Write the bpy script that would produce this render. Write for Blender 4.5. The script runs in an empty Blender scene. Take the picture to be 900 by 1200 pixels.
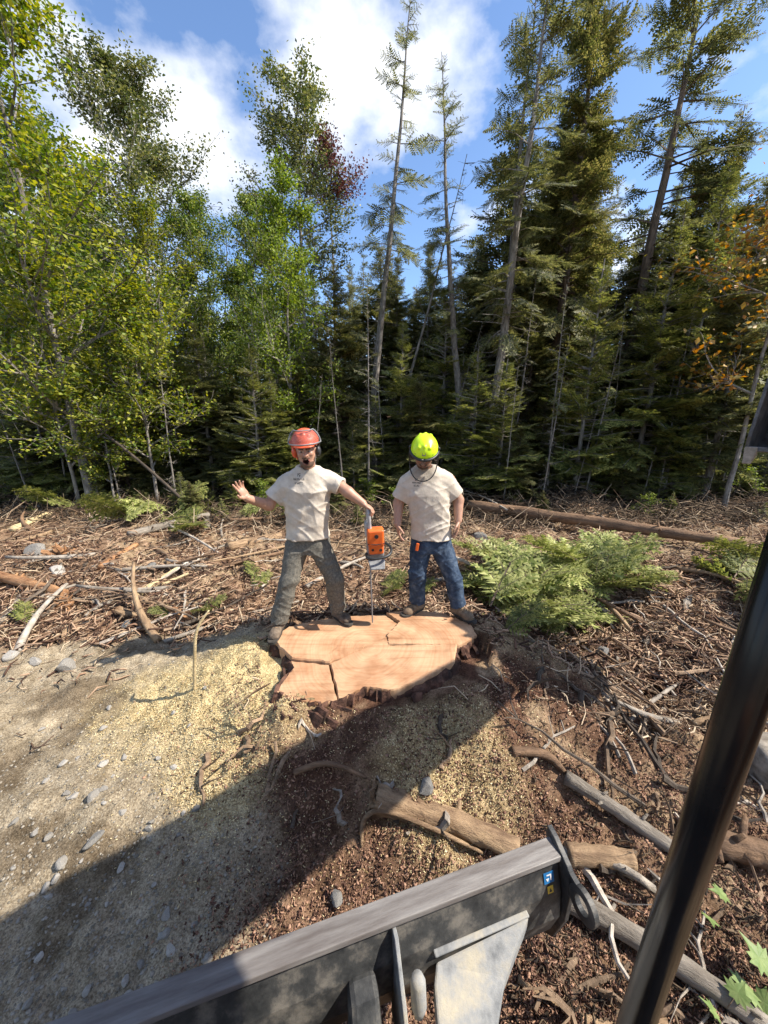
import bpy, math, random
import numpy as np
from mathutils import Vector, Matrix, Euler

# ------------------------------------------------------------------ camera, sky, sun, exposure
sc = bpy.context.scene
col = sc.collection
PITCH = math.radians(15.2)
CAM_H = 2.40
F_PX = 433.0                                    # focal length in photo pixels (900 x 1200)
cam_d = bpy.data.cameras.new('camera')
cam_d.sensor_fit = 'VERTICAL'; cam_d.sensor_height = 36.0; cam_d.sensor_width = 27.0
cam_d.lens = F_PX / 1200.0 * 36.0
cam_d.clip_start = 0.05; cam_d.clip_end = 2000.0
cam = bpy.data.objects.new('camera', cam_d); col.objects.link(cam)
cam.location = (0, 0, CAM_H)
cam.rotation_euler = (math.pi / 2 - PITCH, 0, 0)
sc.camera = cam

SUN_EL = math.radians(47.0)
SUN_AZ = math.radians(7.0)                      # sun stands to the right, slightly behind the camera
sun_vec = Vector((math.cos(SUN_EL) * math.cos(SUN_AZ), -math.cos(SUN_EL) * math.sin(SUN_AZ), math.sin(SUN_EL)))
sun_d = bpy.data.lights.new('sun', 'SUN'); sun_d.energy = 5.0; sun_d.angle = math.radians(0.55); sun_d.color = (1.0, 0.94, 0.84)
sun = bpy.data.objects.new('sun', sun_d); col.objects.link(sun)
sun.rotation_euler = sun_vec.to_track_quat('Z', 'Y').to_euler()

world = bpy.data.worlds.new('World'); sc.world = world; world.use_nodes = True
wn = world.node_tree; wn.nodes.clear()
w_out = wn.nodes.new('ShaderNodeOutputWorld'); w_bg = wn.nodes.new('ShaderNodeBackground')
w_sky = wn.nodes.new('ShaderNodeTexSky'); w_sky.sky_type = 'NISHITA'; w_sky.sun_disc = False
w_sky.sun_elevation = SUN_EL; w_sky.sun_rotation = math.pi / 2 + SUN_AZ
w_sky.altitude = 300; w_sky.air_density = 1.0; w_sky.dust_density = 0.6; w_sky.ozone_density = 1.5
w_bg.inputs['Strength'].default_value = 0.15
CLX, CLY = 3.9, 0.0
def wnode(t): return wn.nodes.new(t)
tc = wnode('ShaderNodeTexCoord')
cmap = wnode('ShaderNodeMapping'); cmap.inputs['Location'].default_value = (CLX, CLY, 0.0); cmap.inputs['Scale'].default_value = (1.0, 1.0, 1.5); wn.links.new(tc.outputs['Generated'], cmap.inputs[0])
cn = wnode('ShaderNodeTexNoise'); cn.inputs['Scale'].default_value = 3.1; cn.inputs['Detail'].default_value = 11.0; cn.inputs['Roughness'].default_value = 0.55
wn.links.new(cmap.outputs[0], cn.inputs['Vector'])
cr = wnode('ShaderNodeValToRGB'); cr.color_ramp.elements[0].position = 0.49; cr.color_ramp.elements[1].position = 0.66
wn.links.new(cn.outputs['Fac'], cr.inputs[0])
tint = wnode('ShaderNodeMix'); tint.data_type = 'RGBA'; tint.blend_type = 'MULTIPLY'; tint.inputs[0].default_value = 1.0
wn.links.new(w_sky.outputs[0], tint.inputs[6]); tint.inputs[7].default_value = (0.74, 0.82, 0.92, 1)
cm = wnode('ShaderNodeMix'); cm.data_type = 'RGBA'; cm.inputs[7].default_value = (4.6, 4.7, 4.9, 1)
wn.links.new(cr.outputs[0], cm.inputs[0]); wn.links.new(tint.outputs[2], cm.inputs[6])
wn.links.new(cm.outputs[2], w_bg.inputs[0]); wn.links.new(w_bg.outputs[0], w_out.inputs[0])

sc.view_settings.view_transform = 'Standard'; sc.view_settings.look = 'None'
sc.view_settings.exposure = 0.95; sc.view_settings.gamma = 1.0; sc.view_settings.use_curve_mapping = False
sc.render.engine = 'CYCLES'
sc.cycles.use_denoising = True
sc.cycles.use_adaptive_sampling = True; sc.cycles.adaptive_threshold = 0.02
sc.cycles.max_bounces = 5; sc.cycles.diffuse_bounces = 2; sc.cycles.glossy_bounces = 2
sc.cycles.transmission_bounces = 4; sc.cycles.transparent_max_bounces = 12

# ------------------------------------------------------------------ helpers
rng = np.random.default_rng(11)
random.seed(5)
SP, CP = math.sin(PITCH), math.cos(PITCH)

def ray(px, py):
    x = (px - 450.0) / F_PX; y = (600.0 - py) / F_PX
    return np.array([x, CP + y * SP, y * CP - SP])
def at(px, py, Y):
    d = ray(px, py); t = Y / d[1]
    return np.array([d[0] * t, Y, CAM_H + d[2] * t])
def at_z(px, py, z):
    d = ray(px, py); t = (z - CAM_H) / d[2]
    return np.array([d[0] * t, d[1] * t, z])

def _hash(ix, iy, seed):
    n = (ix.astype(np.int64) * 374761393 + iy.astype(np.int64) * 668265263 + seed * 974711) & 0x7fffffff
    n = ((n ^ (n >> 13)) * 1274126177) & 0x7fffffff
    return ((n ^ (n >> 16)) & 0xffff) / 65535.0
def vnoise(x, y, seed=0):
    x = np.asarray(x, float); y = np.asarray(y, float)
    ix = np.floor(x); iy = np.floor(y); fx = x - ix; fy = y - iy
    fx = fx * fx * (3 - 2 * fx); fy = fy * fy * (3 - 2 * fy)
    a = _hash(ix, iy, seed); b = _hash(ix + 1, iy, seed); c = _hash(ix, iy + 1, seed); d = _hash(ix + 1, iy + 1, seed)
    return (a + (b - a) * fx) * (1 - fy) + (c + (d - c) * fx) * fy
def fbm(x, y, seed=0, octv=4):
    s = 0; a = 0.5; t = 0
    for i in range(octv):
        s = s + a * vnoise(x * 2 ** i + 13.7 * i, y * 2 ** i - 7.1 * i, seed + i); t += a; a *= 0.55
    return s / t
def sstep(a, b, x):
    t = np.clip((x - a) / (b - a), 0, 1); return t * t * (3 - 2 * t)

def tag(o, label=None, cat=None, group=None, kind=None):
    if label: o['label'] = label
    if cat: o['category'] = cat
    if group: o['group'] = group
    if kind: o['kind'] = kind
    return o
def empty(name, loc, label=None, cat=None, group=None):
    o = bpy.data.objects.new(name, None); col.objects.link(o); o.location = loc; o.empty_display_size = 0.1
    return tag(o, label, cat, group)
def wloc(o):
    v = Vector((0, 0, 0))
    while o is not None: v += o.location; o = o.parent
    return v
def raw_mesh(name, V, Fc, mat=None, smooth=False):
    """V (n,3); Fc an (m,k) array, or a list of faces"""
    me = bpy.data.meshes.new(name)
    V = np.asarray(V, np.float32)
    if isinstance(Fc, np.ndarray):
        m, k = Fc.shape
        me.vertices.add(len(V)); me.vertices.foreach_set('co', V.ravel())
        me.loops.add(m * k); me.loops.foreach_set('vertex_index', Fc.astype(np.int32).ravel())
        me.polygons.add(m); me.polygons.foreach_set('loop_start', np.arange(0, m * k, k, dtype=np.int32))
        me.polygons.foreach_set('loop_total', np.full(m, k, np.int32))
        me.update(calc_edges=True)
    else:
        me.from_pydata([tuple(map(float, v)) for v in V], [], Fc); me.update()
    if smooth: me.polygons.foreach_set('use_smooth', np.ones(len(me.polygons), bool))
    if mat: me.materials.append(mat)
    return me
def link(name, me, parent=None, loc=(0, 0, 0), rot=(0, 0, 0), scale=(1, 1, 1)):
    o = bpy.data.objects.new(name, me); col.objects.link(o)
    o.parent = parent; o.location = loc; o.rotation_euler = rot; o.scale = scale
    return o

def frame(d):
    d = np.asarray(d, float); d = d / (np.linalg.norm(d) + 1e-9)
    u = np.array([0, 0, 1.0]) if abs(d[2]) < 0.9 else np.array([1.0, 0, 0])
    a = np.cross(d, u); a /= np.linalg.norm(a); b = np.cross(d, a)
    return a, b, d
class MB:
    def __init__(s): s.v = []; s.f = []
    def add(s, V, Fc):
        o = len(s.v); s.v += [tuple(map(float, p)) for p in V]; s.f += [tuple(i + o for i in f) for f in Fc]
        return s
    def box(s, c, size, R=None):
        c = np.asarray(c, float); h = np.asarray(size, float) / 2
        P = np.array([[x, y, z] for x in (-1, 1) for y in (-1, 1) for z in (-1, 1)], float) * h
        if R is not None: P = P @ np.asarray(R).T
        return s.add(P + c, [(0, 1, 3, 2), (4, 6, 7, 5), (0, 4, 5, 1), (2, 3, 7, 6), (0, 2, 6, 4), (1, 5, 7, 3)])
    def tube(s, pts, rs, n=8, jitter=0.0, rg=None):
        pts = np.asarray(pts, float); m = len(pts)
        rs = np.full(m, rs, float) if np.isscalar(rs) else np.asarray(rs, float)
        V = []; a = None
        for i in range(m):
            d = pts[min(i + 1, m - 1)] - pts[max(i - 1, 0)]; d /= np.linalg.norm(d) + 1e-9
            if a is None: a, b, _ = frame(d)
            else:
                a = a - d * np.dot(a, d); a /= np.linalg.norm(a) + 1e-9; b = np.cross(d, a)
            for k in range(n):
                t = 2 * math.pi * k / n; r = rs[i]
                if jitter: r *= 1 + jitter * (rg.random() - 0.5)
                V.append(pts[i] + r * (math.cos(t) * a + math.sin(t) * b))
        Fc = [(i * n + k, i * n + (k + 1) % n, (i + 1) * n + (k + 1) % n, (i + 1) * n + k) for i in range(m - 1) for k in range(n)]
        Fc += [tuple(range(n - 1, -1, -1)), tuple((m - 1) * n + k for k in range(n))]
        return s.add(V, Fc)
    def prism(s, poly, ext):
        poly = np.asarray(poly, float); ext = np.asarray(ext, float); n = len(poly)
        return s.add(np.vstack([poly, poly + ext]), [tuple(range(n - 1, -1, -1)), tuple(range(n, 2 * n))] +
                     [(i, (i + 1) % n, n + (i + 1) % n, n + i) for i in range(n)])
    def build(s, name, mat, parent=None, smooth=False, origin=None, bevel=0):
        V = np.array(s.v, float); off = np.array(wloc(parent)) if parent else np.zeros(3)
        o3 = np.zeros(3) if origin is None else np.asarray(origin, float) - off
        me = raw_mesh(name, V - off - o3, s.f, mat, smooth)
        o = link(name, me, parent, tuple(o3))
        if bevel:
            b = o.modifiers.new('bevel', 'BEVEL'); b.width = bevel; b.segments = 2; b.limit_method = 'ANGLE'; b.angle_limit = 0.6
        return o
def chaikin(P, it=2):
    P = np.asarray(P, float)
    for _ in range(it):
        Q = [P[0]]
        for a, b in zip(P[:-1], P[1:]): Q += [0.75 * a + 0.25 * b, 0.25 * a + 0.75 * b]
        P = np.array(Q + [P[-1]])
    return P

# ------------------------------------------------------------------ materials
def mat(name, c1, c2=None, scale=8.0, rough=0.8, bump=0.0, bscale=40.0, island=0.0, transl=0.0, metal=0.0, c3=None, spec=0.3,
        stretch=None, detail=5.0, objrand=0.0, coat=0.0, tcol=None):
    m = bpy.data.materials.new(name); m.use_nodes = True; nt = m.node_tree; N = nt.nodes; L = nt.links
    p = N['Principled BSDF']; p.inputs['Roughness'].default_value = rough; p.inputs['Metallic'].default_value = metal
    p.inputs['Specular IOR Level'].default_value = spec; p.inputs['Coat Weight'].default_value = coat
    tcn = N.new('ShaderNodeTexCoord'); mp = N.new('ShaderNodeMapping'); L.new(tcn.outputs['Object'], mp.inputs[0])
    if stretch: mp.inputs['Scale'].default_value = stretch
    color = None
    if c2 is not None:
        n = N.new('ShaderNodeTexNoise'); n.inputs['Scale'].default_value = scale; n.inputs['Detail'].default_value = detail; n.inputs['Roughness'].default_value = 0.65
        L.new(mp.outputs[0], n.inputs['Vector'])
        r = N.new('ShaderNodeValToRGB'); L.new(n.outputs['Fac'], r.inputs[0])
        e = r.color_ramp.elements; e[0].position = 0.34; e[0].color = (*c1, 1); e[1].position = 0.66; e[1].color = (*c2, 1)
        if c3 is not None: k = e.new(0.5); k.color = (*c3, 1)
        color = r.outputs[0]
        if island:
            g = N.new('ShaderNodeNewGeometry'); ad = N.new('ShaderNodeMath'); ad.operation = 'MULTIPLY_ADD'
            ad.inputs[1].default_value = island; L.new(g.outputs['Random Per Island'], ad.inputs[0])
            su = N.new('ShaderNodeMath'); su.operation = 'MULTIPLY_ADD'; su.inputs[1].default_value = 1.0 - 0.4 * min(1, island); su.inputs[2].default_value = -0.3 * island
            L.new(n.outputs['Fac'], su.inputs[0]); L.new(su.outputs[0], ad.inputs[2]); L.new(ad.outputs[0], r.inputs[0])
    else:
        rgb = N.new('ShaderNodeRGB'); rgb.outputs[0].default_value = (*c1, 1); color = rgb.outputs[0]
    if objrand:
        oi = N.new('ShaderNodeObjectInfo'); hs = N.new('ShaderNodeHueSaturation'); mr = N.new('ShaderNodeMapRange')
        mr.inputs[3].default_value = 1 - objrand; mr.inputs[4].default_value = 1 + objrand
        L.new(oi.outputs['Random'], mr.inputs[0]); L.new(mr.outputs[0], hs.inputs['Value']); L.new(color, hs.inputs['Color']); color = hs.outputs[0]
    L.new(color, p.inputs['Base Color'])
    if bump:
        bn = N.new('ShaderNodeTexNoise'); bn.inputs['Scale'].default_value = bscale; bn.inputs['Detail'].default_value = 6.0; bn.inputs['Roughness'].default_value = 0.7
        L.new(mp.outputs[0], bn.inputs['Vector'])
        b = N.new('ShaderNodeBump'); b.inputs['Strength'].default_value = min(1, bump); b.inputs['Distance'].default_value = 0.02
        L.new(bn.outputs['Fac'], b.inputs['Height']); L.new(b.outputs[0], p.inputs['Normal'])
    if transl:
        t = N.new('ShaderNodeBsdfTranslucent'); mx = N.new('ShaderNodeMixShader'); mx.inputs[0].default_value = transl
        hs2 = N.new('ShaderNodeHueSaturation'); hs2.inputs['Value'].default_value = 1.35; hs2.inputs['Saturation'].default_value = 1.15
        L.new(color, hs2.inputs['Color']); L.new(hs2.outputs[0], t.inputs[0])
        L.new(p.outputs[0], mx.inputs[1]); L.new(t.outputs[0], mx.inputs[2]); L.new(mx.outputs[0], N['Material Output'].inputs[0])
    m.diffuse_color = (*c1, 1)
    return m

M = {}
M['bark_grey'] = mat('bark_grey', (0.09, 0.075, 0.062), (0.30, 0.265, 0.225), scale=14, bump=0.9, bscale=30, stretch=(1, 1, 0.3), objrand=0.25)
M['bark_brown'] = mat('bark_brown', (0.06, 0.042, 0.03), (0.17, 0.12, 0.085), scale=14, bump=0.9, bscale=30, stretch=(1, 1, 0.3), objrand=0.25)
M['bark_white'] = mat('bark_white', (0.30, 0.27, 0.23), (0.62, 0.58, 0.52), scale=9, bump=0.4, bscale=25, stretch=(1, 1, 3), objrand=0.15)
M['needle_fir'] = mat('needle_fir', (0.085, 0.108, 0.030), (0.300, 0.295, 0.088), scale=1.6, rough=0.55, island=0.55, transl=0.36, objrand=0.2)
M['needle_dark'] = mat('needle_dark', (0.070, 0.083, 0.033), (0.240, 0.230, 0.088), scale=1.6, rough=0.6, island=0.55, transl=0.36, objrand=0.2)
M['needle_olive'] = mat('needle_olive', (0.080, 0.085, 0.030), (0.260, 0.230, 0.085), scale=1.2, rough=0.6, island=0.6, transl=0.36, objrand=0.15, c3=(0.08, 0.095, 0.024))
M['needle_cut'] = mat('needle_cut', (0.140, 0.172, 0.038), (0.43, 0.43, 0.16), scale=3, rough=0.5, island=0.6, transl=0.25, objrand=0.2)
M['leaf_yellow'] = mat('leaf_yellow', (0.090, 0.135, 0.020), (0.34, 0.33, 0.05), scale=1.0, rough=0.5, island=0.7, transl=0.40, objrand=0.15, c3=(0.180, 0.220, 0.032))
M['leaf_green'] = mat('leaf_green', (0.070, 0.115, 0.022), (0.25, 0.28, 0.06), scale=1.0, rough=0.5, island=0.7, transl=0.38, objrand=0.15, c3=(0.10, 0.155, 0.028))
M['leaf_bright'] = mat('leaf_bright', (0.095, 0.145, 0.022), (0.26, 0.31, 0.050), scale=1.0, rough=0.5, island=0.7, transl=0.42, objrand=0.12, c3=(0.165, 0.215, 0.032))
M['leaf_olive'] = mat('leaf_olive', (0.080, 0.105, 0.028), (0.28, 0.27, 0.09), scale=1.0, rough=0.45, island=0.7, transl=0.33, objrand=0.12, c3=(0.105, 0.125, 0.038))
M['leaf_red'] = mat('leaf_red', (0.060, 0.022, 0.020), (0.16, 0.060, 0.048), scale=1.5, rough=0.5, island=0.7, transl=0.35)
M['leaf_orange'] = mat('leaf_orange', (0.36, 0.16, 0.035), (0.52, 0.32, 0.09), scale=1.5, rough=0.5, island=0.7, transl=0.4, c3=(0.25, 0.22, 0.05))
M['leaf_dry'] = mat('leaf_dry', (0.18, 0.10, 0.04), (0.42, 0.28, 0.12), scale=3, rough=0.7, island=0.7, transl=0.2)
M['log_tan'] = mat('log_tan', (0.12, 0.07, 0.04), (0.40, 0.27, 0.155), scale=16, bump=1.0, bscale=42, stretch=(0.25, 1, 1), detail=9)
M['log_grey'] = mat('log_grey', (0.13, 0.105, 0.08), (0.36, 0.31, 0.25), scale=16, bump=1.0, bscale=42, stretch=(0.25, 1, 1), detail=9, objrand=0.2)
M['log_brown'] = mat('log_brown', (0.085, 0.050, 0.030), (0.25, 0.15, 0.085), scale=16, bump=1.0, bscale=42, stretch=(0.25, 1, 1), detail=9, objrand=0.15)
M['log_orange'] = mat('log_orange', (0.16, 0.07, 0.03), (0.46, 0.25, 0.12), scale=16, bump=1.0, bscale=42, stretch=(0.25, 1, 1), detail=9)
M['wood_pale'] = mat('wood_pale', (0.42, 0.31, 0.16), (0.62, 0.49, 0.28), scale=16, bump=1.0, bscale=42, stretch=(0.25, 1, 1), detail=9, objrand=0.12)
M['stick_brown'] = mat('stick_brown', (0.10, 0.065, 0.04), (0.28, 0.19, 0.12), scale=9, bump=0.5, objrand=0.45)
M['stick_grey'] = mat('stick_grey', (0.17, 0.14, 0.11), (0.44, 0.38, 0.31), scale=9, bump=0.5, objrand=0.35)
M['stick_dark'] = mat('stick_dark', (0.04, 0.03, 0.022), (0.12, 0.09, 0.065), scale=9, bump=0.5, objrand=0.35)
M['litter_red'] = mat('litter_red', (0.060, 0.030, 0.019), (0.36, 0.235, 0.15), scale=5, rough=0.85, island=1.0, c3=(0.165, 0.088, 0.054))
M['litter_tan'] = mat('litter_tan', (0.11, 0.065, 0.040), (0.52, 0.40, 0.27), scale=5, rough=0.85, island=1.0, c3=(0.28, 0.185, 0.115))
M['litter_dark'] = mat('litter_dark', (0.025, 0.018, 0.012), (0.13, 0.09, 0.055), scale=5, rough=0.9, island=1.0, c3=(0.06, 0.04, 0.026))
M['chip_pale'] = mat('chip_pale', (0.38, 0.27, 0.13), (0.72, 0.60, 0.36), scale=5, rough=0.85, island=1.0, c3=(0.60, 0.47, 0.25))
M['chip_red'] = mat('chip_red', (0.075, 0.036, 0.024), (0.34, 0.20, 0.13), scale=5, rough=0.85, island=1.0, c3=(0.17, 0.085, 0.056))
M['stone'] = mat('stone', (0.20, 0.18, 0.155), (0.42, 0.39, 0.345), scale=14, rough=0.85, bump=0.5, bscale=30, objrand=0.3)
M['stone_dark'] = mat('stone_dark', (0.09, 0.085, 0.08), (0.26, 0.245, 0.22), scale=14, rough=0.85, bump=0.5, bscale=30, objrand=0.2)
M['pebble'] = mat('pebble', (0.15, 0.13, 0.10), (0.29, 0.255, 0.205), scale=4, rough=0.9, island=1.0)
M['shirt'] = mat('shirt', (0.44, 0.375, 0.30), (0.60, 0.53, 0.445), scale=7, rough=0.95, bump=0.25, bscale=28, spec=0.1)
M['pants_dusty'] = mat('pants_dusty', (0.085, 0.080, 0.070), (0.19, 0.172, 0.140), scale=55, rough=0.95, bump=0.3, bscale=60, spec=0.1, c3=(0.130, 0.120, 0.100), detail=9)
M['denim'] = mat('denim', (0.022, 0.034, 0.058), (0.095, 0.125, 0.170), scale=14, rough=0.9, bump=0.3, bscale=60, spec=0.1, c3=(0.042, 0.062, 0.098), detail=7)
M['boot'] = mat('boot', (0.055, 0.040, 0.030), (0.19, 0.145, 0.105), scale=16, rough=0.8, bump=0.4, bscale=40)
M['boot_tan'] = mat('boot_tan', (0.10, 0.065, 0.040), (0.26, 0.185, 0.12), scale=16, rough=0.8, bump=0.4, bscale=40)
M['sole'] = mat('sole', (0.02, 0.018, 0.016), (0.07, 0.06, 0.05), scale=20, rough=0.9)
M['helmet_orange'] = mat('helmet_orange', (0.62, 0.085, 0.030), (0.70, 0.12, 0.045), scale=20, rough=0.38, spec=0.5)
M['helmet_neon'] = mat('helmet_neon', (0.52, 0.80, 0.012), (0.62, 0.86, 0.02), scale=12, rough=0.35, spec=0.5)
M['plastic_black'] = mat('plastic_black', (0.012, 0.012, 0.013), (0.03, 0.03, 0.03), scale=30, rough=0.5, spec=0.5)
M['plastic_grey'] = mat('plastic_grey', (0.13, 0.13, 0.135), (0.24, 0.24, 0.24), scale=20, rough=0.5, spec=0.5)
M['saw_orange'] = mat('saw_orange', (0.66, 0.10, 0.012), (0.76, 0.15, 0.025), scale=16, rough=0.45, spec=0.5)
M['saw_white'] = mat('saw_white', (0.26, 0.25, 0.25), (0.40, 0.385, 0.37), scale=20, rough=0.5, spec=0.5)
M['steel'] = mat('steel', (0.30, 0.29, 0.27), (0.55, 0.53, 0.50), scale=25, rough=0.42, metal=0.8)
M['paint_black'] = mat('paint_black', (0.007, 0.007, 0.008), (0.014, 0.013, 0.013), scale=6, rough=0.24, spec=0.28)
M['blade_top'] = mat('blade_top', (0.095, 0.080, 0.072), (0.21, 0.195, 0.18), c3=(0.15, 0.135, 0.125), scale=9, rough=0.5, metal=0.15, bump=0.15, bscale=25, stretch=(1, 1, 1), detail=10)
M['blade_back'] = mat('blade_back', (0.018, 0.019, 0.020), (0.15, 0.135, 0.115), c3=(0.045, 0.045, 0.044), scale=11, rough=0.5, bump=0.15, bscale=30, detail=10)
M['arm_dust'] = mat('arm_dust', (0.10, 0.105, 0.11), (0.36, 0.32, 0.245), scale=7, rough=0.8, bump=0.25, bscale=40, detail=10, c3=(0.24, 0.24, 0.235))
M['bucket'] = mat('bucket', (0.055, 0.055, 0.058), (0.17, 0.165, 0.16), scale=10, rough=0.6, metal=0.3, bump=0.2, bscale=30)
M['tooth'] = mat('tooth', (0.20, 0.19, 0.175), (0.38, 0.36, 0.33), scale=20, rough=0.6, metal=0.3)
M['sticker_blue'] = mat('sticker_blue', (0.015, 0.13, 0.32), rough=0.5)
M['sticker_yellow'] = mat('sticker_yellow', (0.62, 0.42, 0.05), rough=0.5)
M['sticker_white'] = mat('sticker_white', (0.6, 0.6, 0.6), rough=0.5)
M['machine_paint'] = mat('machine_paint', (0.50, 0.17, 0.02), (0.56, 0.20, 0.03), scale=5, rough=0.4)
M['crack'] = mat('crack', (0.05, 0.028, 0.016), (0.10, 0.055, 0.03), scale=30, rough=0.95)

def skin_material():
    m = bpy.data.materials.new('skin'); m.use_nodes = True; N = m.node_tree.nodes; L = m.node_tree.links
    p = N['Principled BSDF']; a = N.new('ShaderNodeVertexColor'); a.layer_name = 'Col'
    n = N.new('ShaderNodeTexNoise'); n.inputs['Scale'].default_value = 35
    mx = N.new('ShaderNodeMix'); mx.data_type = 'RGBA'; mx.blend_type = 'MULTIPLY'; mx.inputs[0].default_value = 0.35
    L.new(a.outputs[0], mx.inputs[6]); L.new(n.outputs['Fac'], mx.inputs[7]); L.new(mx.outputs[2], p.inputs['Base Color'])
    p.inputs['Roughness'].default_value = 0.5; p.inputs['Subsurface Weight'].default_value = 0.08
    p.inputs['Subsurface Radius'].default_value = (0.01, 0.004, 0.002)
    return m
M['skin'] = skin_material()
def mesh_screen(name, c, alpha, rough=0.5):
    m = bpy.data.materials.new(name); m.use_nodes = True; N = m.node_tree.nodes; L = m.node_tree.links
    p = N['Principled BSDF']; p.inputs['Base Color'].default_value = (*c, 1); p.inputs['Roughness'].default_value = rough
    p.inputs['Alpha'].default_value = alpha
    return m
M['screen_black'] = mesh_screen('screen_black', (0.015, 0.015, 0.015), 0.28)
M['screen_grey'] = mesh_screen('screen_grey', (0.10, 0.11, 0.13), 0.22)

def wood_cut_material():
    """fresh saw cut: growth rings round the pith, radial checks and arcs left by the saw"""
    m = bpy.data.materials.new('wood_cut'); m.use_nodes = True; N = m.node_tree.nodes; L = m.node_tree.links
    p = N['Principled BSDF']; p.inputs['Roughness'].default_value = 0.75; p.inputs['Specular IOR Level'].default_value = 0.2
    g = N.new('ShaderNodeNewGeometry'); mp = N.new('ShaderNodeMapping'); mp.inputs['Location'].default_value = (0.02, -2.86, -0.42)
    L.new(g.outputs['Position'], mp.inputs[0])
    n0 = N.new('ShaderNodeTexNoise'); n0.inputs['Scale'].default_value = 2.2; n0.inputs['Detail'].default_value = 3
    L.new(mp.outputs[0], n0.inputs['Vector'])
    ad = N.new('ShaderNodeVectorMath'); ad.operation = 'MULTIPLY_ADD'; ad.inputs[1].default_value = (0.16, 0.16, 0); L.new(n0.outputs['Color'], ad.inputs[0]); L.new(mp.outputs[0], ad.inputs[2])
    ln = N.new('ShaderNodeVectorMath'); ln.operation = 'LENGTH'; flat_ = N.new('ShaderNodeVectorMath'); flat_.operation = 'MULTIPLY'; flat_.inputs[1].default_value = (1, 1, 0); L.new(ad.outputs[0], flat_.inputs[0]); L.new(flat_.outputs[0], ln.inputs[0])
    w = N.new('ShaderNodeTexNoise'); w.noise_dimensions = '1D'; w.inputs['Scale'].default_value = 48; w.inputs['Detail'].default_value = 3; L.new(ln.outputs['Value'], w.inputs['W'])
    r = N.new('ShaderNodeValToRGB'); e = r.color_ramp.elements; e[0].color = (0.44, 0.270, 0.160, 1); e[1].color = (0.485, 0.315, 0.195, 1); e[0].position = 0.3; e[1].position = 0.62
    L.new(w.outputs['Fac'], r.inputs[0])
    n1 = N.new('ShaderNodeTexNoise'); n1.inputs['Scale'].default_value = 4.0; n1.inputs['Detail'].default_value = 6; L.new(mp.outputs[0], n1.inputs['Vector'])
    r1 = N.new('ShaderNodeValToRGB'); e = r1.color_ramp.elements; e[0].color = (0.70, 0.53, 0.42, 1); e[0].position = 0.36; e[1].color = (1.05, 1.02, 0.96, 1); e[1].position = 0.6
    L.new(n1.outputs['Fac'], r1.inputs[0])
    mx = N.new('ShaderNodeMix'); mx.data_type = 'RGBA'; mx.blend_type = 'MULTIPLY'; mx.inputs[0].default_value = 0.8
    L.new(r.outputs[0], mx.inputs[6]); L.new(r1.outputs[0], mx.inputs[7])
    # saw strokes
    mp2 = N.new('ShaderNodeMapping'); mp2.inputs['Rotation'].default_value = (0, 0, 0.5); mp2.inputs['Scale'].default_value = (1.2, 24, 1); L.new(g.outputs['Position'], mp2.inputs[0])
    n2 = N.new('ShaderNodeTexNoise'); n2.inputs['Scale'].default_value = 1.0; n2.inputs['Detail'].default_value = 4; L.new(mp2.outputs[0], n2.inputs['Vector'])
    mx2 = N.new('ShaderNodeMix'); mx2.data_type = 'RGBA'; mx2.blend_type = 'MULTIPLY'; mx2.inputs[0].default_value = 1
    r2 = N.new('ShaderNodeValToRGB'); e = r2.color_ramp.elements; e[0].color = (0.74, 0.70, 0.66, 1); e[0].position = 0.33; e[1].color = (1, 1, 1, 1); e[1].position = 0.55
    L.new(n2.outputs['Fac'], r2.inputs[0]); L.new(mx.outputs[2], mx2.inputs[6]); L.new(r2.outputs[0], mx2.inputs[7])
    L.new(mx2.outputs[2], p.inputs['Base Color'])
    b = N.new('ShaderNodeBump'); b.inputs['Strength'].default_value = 0.6; b.inputs['Distance'].default_value = 0.008; L.new(n2.outputs['Fac'], b.inputs['Height']); L.new(b.outputs[0], p.inputs['Normal'])
    return m
M['wood_cut'] = wood_cut_material()
def ground_material():
    m = bpy.data.materials.new('ground'); m.use_nodes = True; N = m.node_tree.nodes; L = m.node_tree.links
    p = N['Principled BSDF']; p.inputs['Roughness'].default_value = 0.95; p.inputs['Specular IOR Level'].default_value = 0.1
    a = N.new('ShaderNodeVertexColor'); a.layer_name = 'Col'; g = N.new('ShaderNodeNewGeometry')
    def noise(s, d=6):
        n = N.new('ShaderNodeTexNoise'); n.inputs['Scale'].default_value = s; n.inputs['Detail'].default_value = d; n.inputs['Roughness'].default_value = 0.7
        L.new(g.outputs['Position'], n.inputs['Vector']); return n
    def mul(colr, n, lo, hi, p0=0.36, p1=0.64):
        r = N.new('ShaderNodeValToRGB'); e = r.color_ramp.elements; e[0].position = p0; e[1].position = p1; e[0].color = (*lo, 1); e[1].color = (*hi, 1)
        L.new(n.outputs[0], r.inputs[0]); x = N.new('ShaderNodeMix'); x.data_type = 'RGBA'; x.blend_type = 'MULTIPLY'; x.inputs[0].default_value = 1
        L.new(colr, x.inputs[6]); L.new(r.outputs[0], x.inputs[7]); return x.outputs[2]
    c = mul(a.outputs[0], noise(9), (0.62, 0.58, 0.52), (1.22, 1.2, 1.16))
    n2 = noise(95, 4); c = mul(c, n2, (0.5, 0.46, 0.42), (1.3, 1.3, 1.28))
    L.new(c, p.inputs['Base Color'])
    n3 = noise(38, 8); b = N.new('ShaderNodeBump'); b.inputs['Strength'].default_value = 0.9; b.inputs['Distance'].default_value = 0.03
    L.new(n3.outputs['Fac'], b.inputs['Height']); L.new(b.outputs[0], p.inputs['Normal'])
    return m
M['ground'] = ground_material()

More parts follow.
